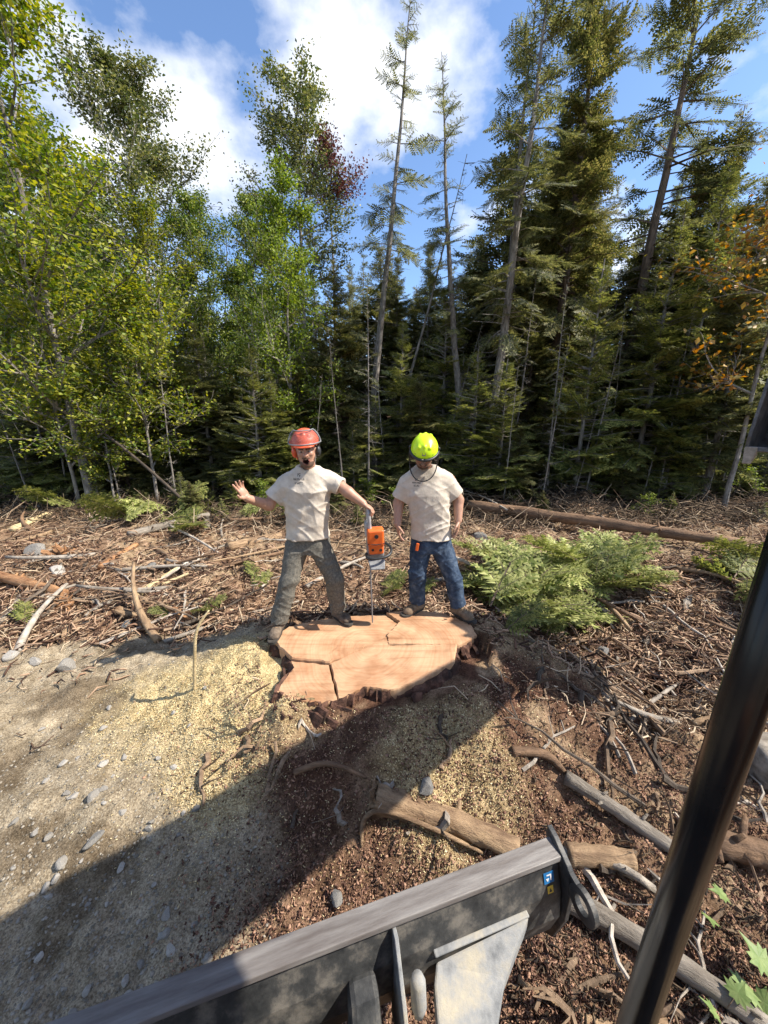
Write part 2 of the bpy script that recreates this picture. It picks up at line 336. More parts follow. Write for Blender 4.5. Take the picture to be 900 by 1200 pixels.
# ------------------------------------------------------------------ ground
TOP = 0.42                                       # height of the saw cut
def stump_r(x, y): return np.sqrt(((x + 0.06) / 0.98) ** 2 + ((y - 2.80) / 0.64) ** 2)
def seg_d(x, y, a, b):
    ax, ay = a; bx, by = b; L2 = (bx - ax) ** 2 + (by - ay) ** 2
    t = np.clip(((x - ax) * (bx - ax) + (y - ay) * (by - ay)) / L2, 0, 1)
    return np.hypot(x - ax - t * (bx - ax), y - ay - t * (by - ay)), t
RIDGES = [((0.45, 2.5), (0.85, 1.75), 0.20, 0.14), ((0.75, 2.95), (1.75, 2.55), 0.20, 0.16), ((-0.5, 2.35), (-0.75, 1.75), 0.22, 0.12),
          ((0.0, 2.3), (0.1, 1.6), 0.22, 0.11), ((-0.95, 2.9), (-1.6, 2.75), 0.2, 0.08)]
def ground_fields(x, y):
    x = np.asarray(x, float); y = np.asarray(y, float)
    wob = (fbm(x * 1.3, y * 1.3, 3, 3) - 0.5)
    edge = y - (3.55 + 0.03 * x) + 0.9 * wob                     # slash begins behind this line on the left
    dirt = sstep(0.35, -0.25, x + 0.95 + 0.5 * (y - 2.0) * 0.55 + 0.9 * wob) * sstep(0.18, -0.12, edge)
    saw = np.exp(-(((x + 1.45) / 0.78) ** 2 + ((y - 2.62) / 0.50) ** 2)) * 1.25 + np.exp(-(((x + 0.98) / 0.36) ** 2 + ((y - 2.15) / 0.5) ** 2)) * 0.65
    saw = saw + 0.75 * np.exp(-(((x - 0.42) / 0.42) ** 2 + ((y - 1.85) / 0.40) ** 2)) + 0.35 * np.exp(-(((x - 1.5) / 0.7) ** 2 + ((y - 2.9) / 0.4) ** 2))
    saw = np.clip(saw + 1.1 * (fbm(x * 3, y * 3, 21, 4) - 0.52), 0, 1) * sstep(0.1, 0.3, saw)
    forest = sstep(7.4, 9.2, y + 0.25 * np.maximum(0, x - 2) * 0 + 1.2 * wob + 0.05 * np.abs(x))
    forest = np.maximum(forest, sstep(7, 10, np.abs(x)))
    return dirt, saw, forest, edge
def H(x, y):
    x = np.asarray(x, float); y = np.asarray(y, float)
    r = stump_r(x, y)
    z = 0.31 * sstep(2.5, 0.98, r)
    for a, b, w, h in RIDGES:
        d, t = seg_d(x, y, a, b); z = z + h * (1 - t) ** 0.7 * np.exp(-(d / w) ** 2)
    z = z + 0.16 * sstep(3.3, 5.5, y) + 0.10 * np.maximum(0, np.minimum(y, 45) - 11.5) + 0.10 * sstep(0.9, 3, np.abs(x - 0.3)) * sstep(2.5, 4.5, y)
    z = z - 0.14 * sstep(1.9, 0.9, y)
    dirt, saw, forest, edge = ground_fields(x, y)
    rough = 1 - 0.42 * dirt - 0.15 * saw * (1 - dirt)
    n = (fbm(x * 0.9, y * 0.9, 40, 3) - 0.5) * (0.20 + 0.16 * sstep(3.6, 4.6, y)) + ((fbm(x * 4, y * 4, 50, 3) - 0.5) * 0.19 + (fbm(x * 15, y * 15, 60, 2) - 0.5) * 0.05) * rough
    n = n + (vnoise(x * 34, y * 34, 71) - 0.5) * 0.016 * rough
    n = n * sstep(0.8, 1.25, r) 
    far = sstep(30, 90, np.hypot(x, y))
    z = z + n * (1 - 0.5 * far) + 3.0 * far * (fbm(x * 0.02, y * 0.02, 90, 3) - 0.35)
    return np.minimum(z, np.where(r < 1.0, TOP - 0.10, 9e9))
def hz(x, y):
    i = min(max(int(np.searchsorted(gx, x)) - 1, 0), len(gx) - 2); j = min(max(int(np.searchsorted(gy, y)) - 1, 0), len(gy) - 2)
    u = (x - gx[i]) / (gx[i + 1] - gx[i]); v = (y - gy[j]) / (gy[j + 1] - gy[j])
    return float((GZ[i, j] * (1 - u) + GZ[i + 1, j] * u) * (1 - v) + (GZ[i, j + 1] * (1 - u) + GZ[i + 1, j + 1] * u) * v)
def gp(px, py):
    """the ground point seen at a photo pixel"""
    z = 0.1
    for _ in range(14):
        p = at_z(px, py, z); z = 0.5 * z + 0.5 * hz(p[0], p[1])
    return np.array([p[0], p[1], hz(p[0], p[1])])

def axis(lo, hi, step, far, growth=1.22):
    c = list(np.arange(lo, hi + 1e-6, step)); s = step
    while c[-1] < far: s *= growth; c.append(c[-1] + s)
    s = step
    while c[0] > -far: s *= growth; c.insert(0, c[0] - s)
    return np.array(c)
gx = axis(-3.6, 3.6, 0.024, 320, 1.13); gy = axis(0.5, 6.0, 0.024, 320, 1.10)
GX, GY = np.meshgrid(gx, gy, indexing='ij')
GZ = H(GX, GY)
nx, ny = GX.shape
idx = np.arange(nx * ny).reshape(nx, ny)
Fq = np.stack([idx[:-1, :-1], idx[1:, :-1], idx[1:, 1:], idx[:-1, 1:]], -1).reshape(-1, 4)
gm = raw_mesh('ground', np.stack([GX, GY, GZ], -1).reshape(-1, 3), Fq, M['ground'], True)
dirt, saw, forest, edge = ground_fields(GX, GY)
def mixc(a, b, t): return a + (np.asarray(b) - a) * t[..., None]
C = np.ones(GX.shape + (3,)) * np.array([0.30, 0.195, 0.13])
C = mixc(C, (0.43, 0.32, 0.215), sstep(0.45, 0.62, fbm(GX * 2.2, GY * 2.2, 120, 4)))
C = mixc(C, (0.155, 0.085, 0.058), sstep(3.2, 1.3, stump_r(GX, GY)) * (GY < 3.1) * sstep(0.28, 0.52, fbm(GX * 4.5, GY * 4.5, 130, 4)))
C = mixc(C, (0.455, 0.385, 0.285), dirt)
C = mixc(C, (0.20, 0.155, 0.105), dirt * 0.8 * sstep(0.56, 0.66, fbm(GX * 1.8, GY * 2.6, 150, 3)))
C = mixc(C, (0.84, 0.69, 0.39), saw)
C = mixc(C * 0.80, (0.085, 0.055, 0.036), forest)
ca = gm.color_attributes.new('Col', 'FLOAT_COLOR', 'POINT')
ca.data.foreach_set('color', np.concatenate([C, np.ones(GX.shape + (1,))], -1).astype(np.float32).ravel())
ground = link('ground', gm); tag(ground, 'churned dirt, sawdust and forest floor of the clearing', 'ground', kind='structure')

# ------------------------------------------------------------------ the stump
def S(px, py, z=TOP): return at_z(px, py, z)[:2]
def jitter_edge(P, amp, seed, sub=4):
    """subdivide a closed outline and roughen it"""
    r = np.random.default_rng(seed); out = []
    for a, b in zip(P, np.roll(P, -1, 0)):
        for k in range(sub):
            out.append(a + (b - a) * k / sub + r.normal(0, amp, 2) * (0.4 if k == 0 else 1))
    return np.array(out)
stump = empty('tree_stump', (-0.06, 2.8, 0.1), 'huge freshly cut tree stump with orange brown cut face and dark bark flanks', 'stump')
# joints of the slabs, read off the cut face
J = {k: S(*v) for k, v in dict(a=(318, 750), b=(338, 735), c=(375, 727), d=(415, 721), e=(452, 719), f=(487, 715), g=(520, 719), h=(553, 731),
     i=(560, 745), j=(536, 757), k=(534, 776), l=(497, 797), m=(457, 808), n=(426, 803), o=(396, 818), p=(372, 821), q=(338, 817), r=(321, 806),
     s=(344, 779), t=(341, 772), u=(386, 776), v=(421, 762), w=(452, 747), x=(485, 738), y=(468, 729), z=(499, 757), aa=(455, 757)).items()}
slabs = [('abcdeywvut', 0.000, -0.030, 0.0), (['t', 'u', 'o', 'p', 'q', 'r', 's'], -0.024, 0.0, 0.03), (['u', 'v', 'w', 'aa', 'z', 'j', 'k', 'l', 'm', 'n', 'o'], 0.004, 0.030, 0.045),
         (['w', 'y', 'e', 'f', 'g', 'h', 'i', 'j', 'z', 'aa'], 0.012, -0.02, -0.010)]
def slab_z(P, c, dz, tx, ty): return TOP + dz + tx * (P[:, 0] - c[0]) + ty * (P[:, 1] - c[1]) + 0.016 * (fbm(P[:, 0] * 9, P[:, 1] * 9, 5, 3) - 0.5)
for si, (keys, dz, tx, ty) in enumerate(slabs):
    P = np.array([J[k] for k in keys]); c = P.mean(0)
    P = P + (c - P) / np.linalg.norm(c - P, axis=1)[:, None] * 0.006            # open joint between slabs
    P = jitter_edge(P, 0.0035, 30 + si, 9)
    area = 0.5 * np.sum(P[:, 0] * np.roll(P[:, 1], -1) - np.roll(P[:, 0], -1) * P[:, 1])
    if area < 0: P = P[::-1]
    n = len(P); V = []; Fc = []
    rings = [1.0, 0.985, 0.9, 0.8, 0.68, 0.55, 0.42, 0.28, 0.14]
    for ri, s in enumerate(rings):
        Q = c + (P - c) * s; z = slab_z(Q, c, dz, tx, ty) - (0.012 if ri == 0 else 0)
        V += [(*q, zz_) for q, zz_ in zip(Q, z)]
    ci = len(V); V.append((*c, float(slab_z(c[None], c, dz, tx, ty)[0])))
    for ri in range(len(rings) - 1):
        Fc += [(ri * n + k, ri * n + (k + 1) % n, (ri + 1) * n + (k + 1) % n, (ri + 1) * n + k) for k in range(n)]
    Fc += [((len(rings) - 1) * n + k, (len(rings) - 1) * n + (k + 1) % n, ci) for k in range(n)]
    b0 = len(V); V += [(*q, TOP - 0.14) for q in P]
    Fc += [(k, b0 + k, b0 + (k + 1) % n, (k + 1) % n) for k in range(n)]
    Fc.append(tuple(b0 + k for k in range(n - 1, -1, -1)))
    mb = MB(); mb.add(V, Fc); mb.build('cut_slab', M['wood_cut'], stump)
# bark and roots: a ragged skirt flaring from the outline into the ground
outline = np.array([J[k] for k in 'abcdefghijklmnopqrs'])
Oj = jitter_edge(outline, 0.014, 77, 7); cst = np.array([-0.06, 2.78]); n = len(Oj)
V = []; Fc = []
for ri, (s, zt) in enumerate([(0.965, 0.0), (0.992, 0.005), (1.02, -0.03), (1.06, -0.10), (1.12, -0.20), (1.22, -0.34), (1.34, -0.52)]):
    for k in range(n):
        d = Oj[k] - cst
        wob = 1 + (0.05 * ri / 2) * (vnoise(k * 0.55, ri * 0.8, 9) - 0.5) + (0.07 if ri > 1 else 0.02) * (vnoise(k * 1.7, ri * 1.3, 12) - 0.5)
        V.append((*(cst + d * s * wob), TOP - 0.028 + zt + 0.03 * (vnoise(k * 0.9, ri * 2.0, 14) - 0.5) * (1 if ri > 0 else 0.3)))
for ri in range(6):
    Fc += [(ri * n + k, (ri + 1) * n + k, (ri + 1) * n + (k + 1) % n, ri * n + (k + 1) % n) for k in range(n)]
bark_m = mat('stump_bark', (0.030, 0.017, 0.012), (0.17, 0.085, 0.055), scale=9, bump=1.0, bscale=22, c3=(0.075, 0.036, 0.024))
mb = MB(); mb.add(V, Fc); mb.build('bark', bark_m, stump)
mb = MB(); mb.add([(*(cst + (p - cst) * 0.97), TOP - 0.075) for p in Oj], [tuple(range(n))]); mb.build('joint_shade', M['crack'], stump)  # dark sheet under the slabs, colours the shade in the open joints
# torn fibres and loose bark plates at the rim
rg = np.random.default_rng(4)
for k in range(26):
    i = rg.integers(0, n); p = Oj[i]; d = (p - cst) / np.linalg.norm(p - cst); tn = np.array([-d[1], d[0]])
    q = p + d * rg.uniform(0.03, 0.10); L = rg.uniform(0.06, 0.17); th = rg.uniform(0.012, 0.03)
    a_ = np.array([*tn, 0]) * L / 2; up = np.array([*(d * 0.5), -1.0]) * rg.uniform(0.05, 0.12); o_ = np.array([*(d * th), th * 0.4])
    z0 = TOP - 0.03 - rg.uniform(0, 0.07); c0 = np.array([*q, z0])
    poly = [c0 - a_ * rg.uniform(.7, 1), c0 - a_ * 0.2 + np.array([0, 0, rg.uniform(0, .02)]), c0 + a_ * rg.uniform(.7, 1), c0 + a_ * 0.7 + up * rg.uniform(.6, 1), c0 - a_ * 0.5 + up]
    mb = MB(); mb.prism(poly, o_); mb.build('bark_plate', bark_m, stump)

# ------------------------------------------------------------------ the excavator the picture was taken from
exc = empty('excavator', (0, -0.6, 0), 'excavator seen from its seat: dozer blade, black roof post and raised toothed bucket', 'excavator')
BZ = 0.72
bR = np.array(at_z(645, 979, BZ)); bL0 = np.array(at_z(60, 1196, BZ)); bx = (bR - bL0); bx /= np.linalg.norm(bx)
by = np.array([bx[1], -bx[0], 0.0])                                # towards the operator
bz = np.array([0, 0, 1.0]); BW = 1.74
bL = bR - bx * BW
def B(u, v, w): return bR - bx * u + by * v + bz * w              # u from the right end leftwards, v towards the camera, w up
blade = empty('dozer_blade', (0, 0, 0)); blade.parent = exc
blade.location = Vector(B(BW / 2, 0, -0.3)) - exc.location
_mp = next(n for n in M['blade_top'].node_tree.nodes if n.type == 'MAPPING'); _mp.vector_type = 'TEXTURE'      # wear runs along the edge
_mp.inputs['Rotation'].default_value = (0, 0, math.atan2(bx[1], bx[0])); _mp.inputs['Scale'].default_value = (3.2, 0.32, 0.32)
def strip(mbx, prof, u0, u1):
    """extrude a closed (v, w) profile along the blade"""
    mbx.prism([B(u0, v, w) for v, w in prof], -bx * (u1 - u0))
mb = MB(); strip(mb, [(0.0, 0.0), (0.070, -0.010), (0.076, -0.026), (0.012, -0.022)], 0.004, BW); mb.build('top_flange', M['blade_top'], blade, bevel=0.003)
mb = MB(); strip(mb, [(0.010, -0.0225), (0.058, -0.027), (0.10, -0.15), (0.115, -0.27), (0.085, -0.40), (0.02, -0.50), (0.0, -0.49), (0.045, -0.40), (0.07, -0.27), (0.05, -0.13)], 0.012, BW - 0.01)
mb.build('back_plate', M['blade_back'], blade, bevel=0.003)
# end plate with its shackle ring
def arcp(c, r, a0, a1, n): return [(c[0] + r * math.cos(a0 + (a1 - a0) * i / n), c[1] + r * math.sin(a0 + (a1 - a0) * i / n)) for i in range(n + 1)]
mb = MB(); strip(mb, [(-0.02, 0.030), (0.02, 0.022), (0.10, -0.02), (0.135, -0.05), (0.13, -0.28), (0.09, -0.45), (0.03, -0.52), (-0.01, -0.50), (0.03, -0.40), (0.05, -0.26), (0.03, -0.12), (-0.02, -0.02)], -0.018, 0.004)
mb.build('end_plate', M['blade_back'], blade, bevel=0.003)
hc = (0.185, -0.085); outer = arcp(hc, 0.062, 0, 2 * math.pi, 24)[:-1]; inner = arcp(hc, 0.032, 0, 2 * math.pi, 24)[:-1]
mb = MB(); V = []
for u in (-0.016, 0.006):
    V += [B(u, *p) for p in outer]; V += [B(u, *p) for p in inner]
Fc = []
for k in range(24):
    k2 = (k + 1) % 24
    Fc += [(k, k2, 24 + k2, 24 + k), (48 + k, 72 + k, 72 + k2, 48 + k2), (k, 48 + k, 48 + k2, k2), (24 + k, 24 + k2, 72 + k2, 72 + k)]
mb.add(V, Fc); mb.build('shackle_ring', M['blade_back'], blade, bevel=0.002)
mb = MB(); strip(mb, [(0.115, -0.03), (0.15, -0.035), (0.15, -0.12), (0.125, -0.13)], -0.015, 0.004); mb.build('ring_web', M['blade_back'], blade)
def sticker(u0, u1, w0, w1, m, lift=0.0035):
    def bp(u, w):
        v = np.interp(-w, [0.027, 0.15, 0.27], [0.058, 0.10, 0.115]); return B(u, v + lift, w)
    mb = MB(); a, b, c, d = bp(u0, w0), bp(u1, w0), bp(u1, w1), bp(u0, w1)
    mb.add([a, b, c, d], [(0, 1, 2, 3)]); return mb.build('sticker', m, blade)
sticker(0.040, 0.085, -0.062, -0.102, M['sticker_blue']); sticker(0.048, 0.074, -0.112, -0.138, M['sticker_yellow'])
# white arrow mark and black triangle mark of the stickers
def mark(pts, m, lift):
    mb = MB(); P = []
    for u, w in pts: P.append(B(u, np.interp(-w, [0.027, 0.15, 0.27], [0.058, 0.10, 0.115]) + lift, w))
    mb.add(P, [tuple(range(len(P)))]); mb.build('sticker_mark', m, blade)
mark([(0.052, -0.069), (0.073, -0.069), (0.073, -0.074), (0.057, -0.074), (0.057, -0.092), (0.052, -0.092)], M['sticker_white'], 0.005)
mark([(0.062, -0.082), (0.078, -0.082), (0.070, -0.095)], M['sticker_white'], 0.005)
mark([(0.054, -0.132), (0.068, -0.132), (0.061, -0.118)], M['plastic_black'], 0.005)
# push arm with its gusset, pad, rib and lift bracket
mb = MB()
mb.prism([B(0.17, 0.118, -0.175), B(0.555, 0.12, -0.20), B(0.58, 0.16, -0.22), B(0.68, 0.55, -0.40), B(0.47, 0.55, -0.40), B(0.435, 0.36, -0.315), B(0.40, 0.28, -0.28), B(0.33, 0.21, -0.245)], (0, 0, -0.075))
mb.build('push_arm', M['arm_dust'], blade, bevel=0.008)
mb = MB(); strip(mb, [(0.10, -0.168), (0.122, -0.170), (0.122, -0.180), (0.10, -0.185)], 0.17, 0.56); mb.build('weld_bead', M['arm_dust'], blade, bevel=0.005)
mb = MB()
mb.prism([B(1.20, 0.12, -0.20), B(1.56, 0.118, -0.175), B(1.44, 0.19, -0.235), B(1.38, 0.30, -0.29), B(1.38, 0.55, -0.40), B(1.18, 0.55, -0.40), B(1.195, 0.16, -0.22)], (0, 0, -0.075))
mb.build('push_arm', M['arm_dust'], blade, bevel=0.008)
mb = MB(); mb.prism([B(0.69, 0.05, -0.035), B(0.69, 0.10, -0.032), B(0.70, 0.22, -0.14), B(0.72, 0.40, -0.40), B(0.70, 0.10, -0.42)], -bx * 0.014); mb.build('rib', M['arm_dust'], blade, bevel=0.003)
mb = MB(); mb.tube([B(0.645, 0.165, -0.12), B(0.645, 0.17, -0.14), B(0.647, 0.19, -0.22), B(0.65, 0.20, -0.245)], [0.018, 0.026, 0.026, 0.016], 14); mb.build('pad', M['arm_dust'], blade, smooth=True)
mb = MB(); mb.prism([B(0.77, 0.09, -0.14), B(0.77, 0.16, -0.15), B(0.78, 0.24, -0.22), B(0.80, 0.42, -0.42), B(0.78, 0.12, -0.45)], -bx * 0.10); mb.build('lift_bracket', M['blade_back'], blade, bevel=0.02)

# roof post, roof, deck, tracks
PX, PY = 0.500, 0.437
mb = MB(); mb.tube([(PX - 0.014, PY, 0.85), (PX + 0.03, PY, 2.86)], 0.027, 28); mb.build('roof_post', M['paint_black'], exc, smooth=True)
mb = MB(); mb.tube([(-0.75, PY - 0.05, 0.85), (-0.75, PY - 0.05, 2.86)], 0.037, 20); mb.build('roof_post', M['paint_black'], exc, smooth=True)
mb = MB(); mb.tube([(PX, -1.1, 0.85), (PX, -1.1, 2.86)], 0.037, 20); mb.build('roof_post', M['paint_black'], exc, smooth=True)
mb = MB(); mb.tube([(-0.75, -1.1, 0.85), (-0.75, -1.1, 2.86)], 0.037, 20); mb.build('roof_post', M['paint_black'], exc, smooth=True)
mb = MB(); mb.box((-0.11, -0.36, 2.90), (1.36, 1.68, 0.07)); mb.build('roof', M['machine_paint'], exc, bevel=0.02)
mb = MB(); mb.box((-0.08, -0.6, 0.78), (1.5, 1.95, 0.16)); mb.build('deck', M['paint_black'], exc, bevel=0.02)
mb = MB(); mb.box((-0.1, -1.25, 1.2), (1.4, 0.65, 0.68)); mb.build('engine_cover', M['machine_paint'], exc, bevel=0.06)
mb = MB(); mb.box((-0.15, -0.55, 0.98), (0.5, 0.5, 0.24)); mb.box((-0.15, -0.82, 1.3), (0.48, 0.12, 0.5)); mb.build('seat', M['plastic_black'], exc, bevel=0.03)
mb = MB(); mb.box((-0.1, -0.6, 0.5), (0.7, 1.0, 0.42)); mb.build('undercarriage', M['blade_back'], exc, bevel=0.02)
for s in (-0.68, 0.5):
    mb = MB(); prof = []
    for (yy, zc) in ((0.2, 0.24), (-1.5, 0.24)):
        a0 = -math.pi / 2 if yy > 0 else math.pi / 2
        prof += [(s, yy + 0.24 * math.cos(a0 + math.pi * i / 8), zc + 0.24 * math.sin(a0 + math.pi * i / 8) - 0.06) for i in range(9)]
    mb.prism(prof, (0.3, 0, 0)); mb.build('track', M['sole'], exc, bevel=0.01)
# boom and arm run out to the right and carry the bucket; their shadow falls across the stump, the unseen arm deepened to widen it
SH = 1 / math.tan(SUN_EL)
def beam(pts, wid, hts, m, name):
    pts = np.asarray(pts, float); mbx = MB(); hd = pts[-1] - pts[0]; side = np.cross(hd, (0, 0, 1.0)); side /= np.linalg.norm(side); V = []
    for p, ht in zip(pts, hts):
        d = hd / np.linalg.norm(hd); up = np.cross(side, d)
        V += [p + side * wid / 2 + up * ht / 2, p - side * wid / 2 + up * ht / 2, p - side * wid / 2 - up * ht / 2, p + side * wid / 2 - up * ht / 2]
    Fc = [(3, 2, 1, 0)] + [(i * 4 + k, i * 4 + (k + 1) % 4, (i + 1) * 4 + (k + 1) % 4, (i + 1) * 4 + k) for i in range(len(pts) - 1) for k in range(4)]
    m4 = (len(pts) - 1) * 4; Fc.append((m4, m4 + 1, m4 + 2, m4 + 3)); mbx.add(V, Fc); return mbx.build(name, m, exc, bevel=0.015)
boom_a = (0.95, -0.35, 1.0); boom_k = (1.25, 0.10, 2.7); apex = (1.62, 0.74, 3.55); wrist = (3.15, 2.32, 2.78)
beam([boom_a, boom_k, apex], 0.30, [0.34, 0.50, 0.40], M['machine_paint'], 'boom')
beam([(1.52, 0.58, 3.48), (1.68, 0.76, 3.31), (2.36, 1.42, 3.08), wrist], 0.30, [0.44, 0.86, 0.62, 0.34], M['machine_paint'], 'dipper_arm')
mb = MB(); mb.tube([(1.55, 0.60, 3.90), (2.5, 1.62, 3.45)], 0.055, 14); mb.tube([(2.5, 1.62, 3.45), (3.0, 2.2, 3.1)], 0.03, 12); mb.build('bucket_cylinder', M['paint_black'], exc, smooth=True)
mb = MB(); mb.tube([(1.25, 0.0, 1.4), (1.5, 0.42, 2.75)], 0.06, 14); mb.tube([(1.5, 0.42, 2.75), (1.55, 0.58, 3.1)], 0.035, 12); mb.build('boom_cylinder', M['paint_black'], exc, smooth=True)
# bucket: two side plates, curled shell, cutting lip with teeth
buck = empty('bucket', Vector((3.2, 2.8, 2.4)) - exc.location); buck.parent = exc
bo = at(872, 527, 2.86)                                   # lower near corner of the side plate
ox = np.array([0.62, -0.78, 0.0]); ox /= np.linalg.norm(ox)      # across the bucket
oy = np.array([0.78, 0.62, 0.0]); oy /= np.linalg.norm(oy)
def K(a, b, c): return bo + ox * a + oy * b + np.array([0, 0, 1.0]) * c
side = [(0.0, 0.0), (-0.03, 0.10), (0.03, 0.45), (0.10, 0.72), (0.34, 0.82), (0.66, 0.74), (0.86, 0.48), (0.84, 0.20), (0.60, 0.04), (0.26, -0.02)]
lean = 0.04
def Ks(a, b, c): return K(a + lean * c, b, c)
for a in (0.0, 0.92):
    mb = MB(); mb.prism([Ks(a, b, c) for b, c in side], ox * 0.022); mb.build('side_plate', M['bucket'], buck, bevel=0.003)
shell = side[3:] + [(0.0, 0.0)]
mb = MB(); V = []; Fc = []
for b, c in side[3:] : V += [Ks(0.024, b * 0.985, c * 0.985), Ks(0.918, b * 0.985, c * 0.985)]
nn = len(V) // 2; Fc = [(2 * i, 2 * i + 1, 2 * i + 3, 2 * i + 2) for i in range(nn - 1)]
mb.add(V, Fc); o = mb.build('shell', M['bucket'], buck); sm = o.modifiers.new('solid', 'SOLIDIFY'); sm.thickness = 0.015
mb = MB(); mb.prism([Ks(0.023, b, c) for b, c in [(-0.035, -0.005), (0.21, -0.028), (0.21, 0.0), (-0.03, 0.03)]], ox * 0.896); mb.build('cutting_lip', M['bucket'], buck, bevel=0.003)
for i, a in enumerate((0.004, 0.215, 0.425, 0.635, 0.845)):
    mb = MB(); P0 = [Ks(a, -0.055, 0.03), Ks(a + 0.075, -0.055, 0.03), Ks(a + 0.075, 0.02, -0.035), Ks(a, 0.02, -0.035)]
    P1 = [Ks(a + 0.010, -0.035, -0.10), Ks(a + 0.058, -0.035, -0.10), Ks(a + 0.058, -0.02, -0.105), Ks(a + 0.010, -0.02, -0.105)]
    mb.add(P0 + P1, [(0, 1, 2, 3), (7, 6, 5, 4), (0, 4, 5, 1), (1, 5, 6, 2), (2, 6, 7, 3), (3, 7, 4, 0)]); mb.build('tooth', M['tooth'], buck, bevel=0.006)
mb = MB(); mb.prism([Ks(0.34, b, c) for b, c in [(0.12, 0.66), (0.36, 0.70), (0.32, 0.90), (0.16, 0.92)]], ox * 0.03); mb.prism([Ks(0.56, b, c) for b, c in [(0.12, 0.66), (0.36, 0.70), (0.32, 0.90), (0.16, 0.92)]], ox * 0.03)
mb.build('bucket_ears', M['bucket'], buck, bevel=0.004)

# ------------------------------------------------------------------ implicit surfaces for bodies and clothes
def surface_nets(Fv, origin, h):
    ins = Fv < 0; nx, ny, nz = Fv.shape
    cs = [(i, j, k) for i in (0, 1) for j in (0, 1) for k in (0, 1)]
    cnt = np.zeros((nx - 1, ny - 1, nz - 1), np.int8)
    for (i, j, k) in cs: cnt += ins[i:nx - 1 + i, j:ny - 1 + j, k:nz - 1 + k]
    act = (cnt > 0) & (cnt < 8)
    I = np.argwhere(act); vid = np.full(act.shape, -1, np.int32); vid[act] = np.arange(len(I))
    vals = {c: Fv[I[:, 0] + c[0], I[:, 1] + c[1], I[:, 2] + c[2]] for c in cs}
    acc = np.zeros((len(I), 3)); num = np.zeros(len(I))
    for a in cs:
        for ax in range(3):
            if a[ax] == 1: continue
            b = list(a); b[ax] = 1; b = tuple(b); va, vb = vals[a], vals[b]; cross = (va < 0) != (vb < 0)
            t = np.where(cross, va / np.where(np.abs(va - vb) < 1e-12, 1, va - vb), 0)
            p = np.tile(np.array(a, float), (len(I), 1)); p[:, ax] += t
            acc[cross] += p[cross]; num[cross] += 1
    V = origin + h * (I + acc / num[:, None])
    Q = []
    for ax in range(3):
        sl0 = [slice(1, -1)] * 3; sl1 = [slice(1, -1)] * 3; sl0[ax] = slice(0, -1); sl1[ax] = slice(1, None)
        A = ins[tuple(sl0)]; Bm = ins[tuple(sl1)]
        E = np.argwhere(A != Bm); off = np.ones(3, int); off[ax] = 0; E = E + off
        if not len(E): continue
        u, v = [(1, 2), (2, 0), (0, 1)][ax]
        def cell(du, dv):
            c = E.copy(); c[:, u] -= du; c[:, v] -= dv; return vid[c[:, 0], c[:, 1], c[:, 2]]
        q = np.stack([cell(1, 1), cell(0, 1), cell(0, 0), cell(1, 0)], 1)
        s = ins[tuple((E).T)]
        q[~s] = q[~s][:, ::-1]; Q.append(q)
    Q = np.vstack(Q); Q = Q[(Q >= 0).all(1)]
    return V, Q
def sdf_object(name, prims, h, material, parent, cols=None, disp=None, pad=0.05):
    """prims: dicts with type, k (blend), id. Returns one continuous mesh."""
    lo = np.full(3, 1e9); hi = -lo
    for p in prims:
        if p.get('sub'): continue
        lo = np.minimum(lo, p['lo']); hi = np.maximum(hi, p['hi'])
    lo = lo - pad; hi = hi + pad; N = np.ceil((hi - lo) / h).astype(int) + 1
    Fv = np.full(N, 10.0, np.float32); Id = np.zeros(N, np.int8)
    for p in prims:
        k = p['k']; m = k + 3 * h
        a = np.clip(np.floor((p['lo'] - m - lo) / h).astype(int), 0, N); b = np.clip(np.ceil((p['hi'] + m - lo) / h).astype(int) + 1, 0, N)
        if (b <= a).any(): continue
        X = lo[0] + h * np.arange(a[0], b[0])[:, None, None]; Y = lo[1] + h * np.arange(a[1], b[1])[None, :, None]; Z = lo[2] + h * np.arange(a[2], b[2])[None, None, :]
        X, Y, Z = np.broadcast_arrays(X, Y, Z)
        d = p['fn'](X, Y, Z).astype(np.float32); w = Fv[a[0]:b[0], a[1]:b[1], a[2]:b[2]]; wi = Id[a[0]:b[0], a[1]:b[1], a[2]:b[2]]
        if p.get('sub'):
            wi[(-d > w - 0.004)] = p['id']; e = np.clip(k - np.abs(w + d), 0, None) if k else 0
            w[...] = np.maximum(w, -d) + (e * e / (4 * k) if k else 0)
        else:
            if p.get('paint', True): wi[d < w] = p['id']
            e = np.clip(k - np.abs(w - d), 0, None) if k else 0
            w[...] = np.minimum(w, d) - (e * e / (4 * k) if k else 0)
    if disp is not None:
        X = lo[0] + h * np.arange(N[0])[:, None, None]; Y = lo[1] + h * np.arange(N[1])[None, :, None]; Z = lo[2] + h * np.arange(N[2])[None, None, :]
        near = np.abs(Fv) < 0.05
        Xb, Yb, Zb = np.broadcast_arrays(X, Y, Z); Fv[near] += disp(Xb[near], Yb[near], Zb[near]).astype(np.float32)
    V, Q = surface_nets(Fv, lo, h)
    off = np.array(wloc(parent)) if parent else np.zeros(3)
    me = raw_mesh(name, V - off, Q, material, True)
    if cols is not None:
        g = np.clip(np.round((V - lo) / h).astype(int), 0, N - 1); ids = Id[g[:, 0], g[:, 1], g[:, 2]]
        cc = np.array([cols[i] for i in range(max(cols) + 1)], np.float32)[ids]
        # soften colour borders a little
        ca = me.color_attributes.new('Col', 'FLOAT_COLOR', 'POINT')
        ca.data.foreach_set('color', np.concatenate([cc, np.ones((len(cc), 1), np.float32)], 1).ravel())
    return link(name, me, parent)
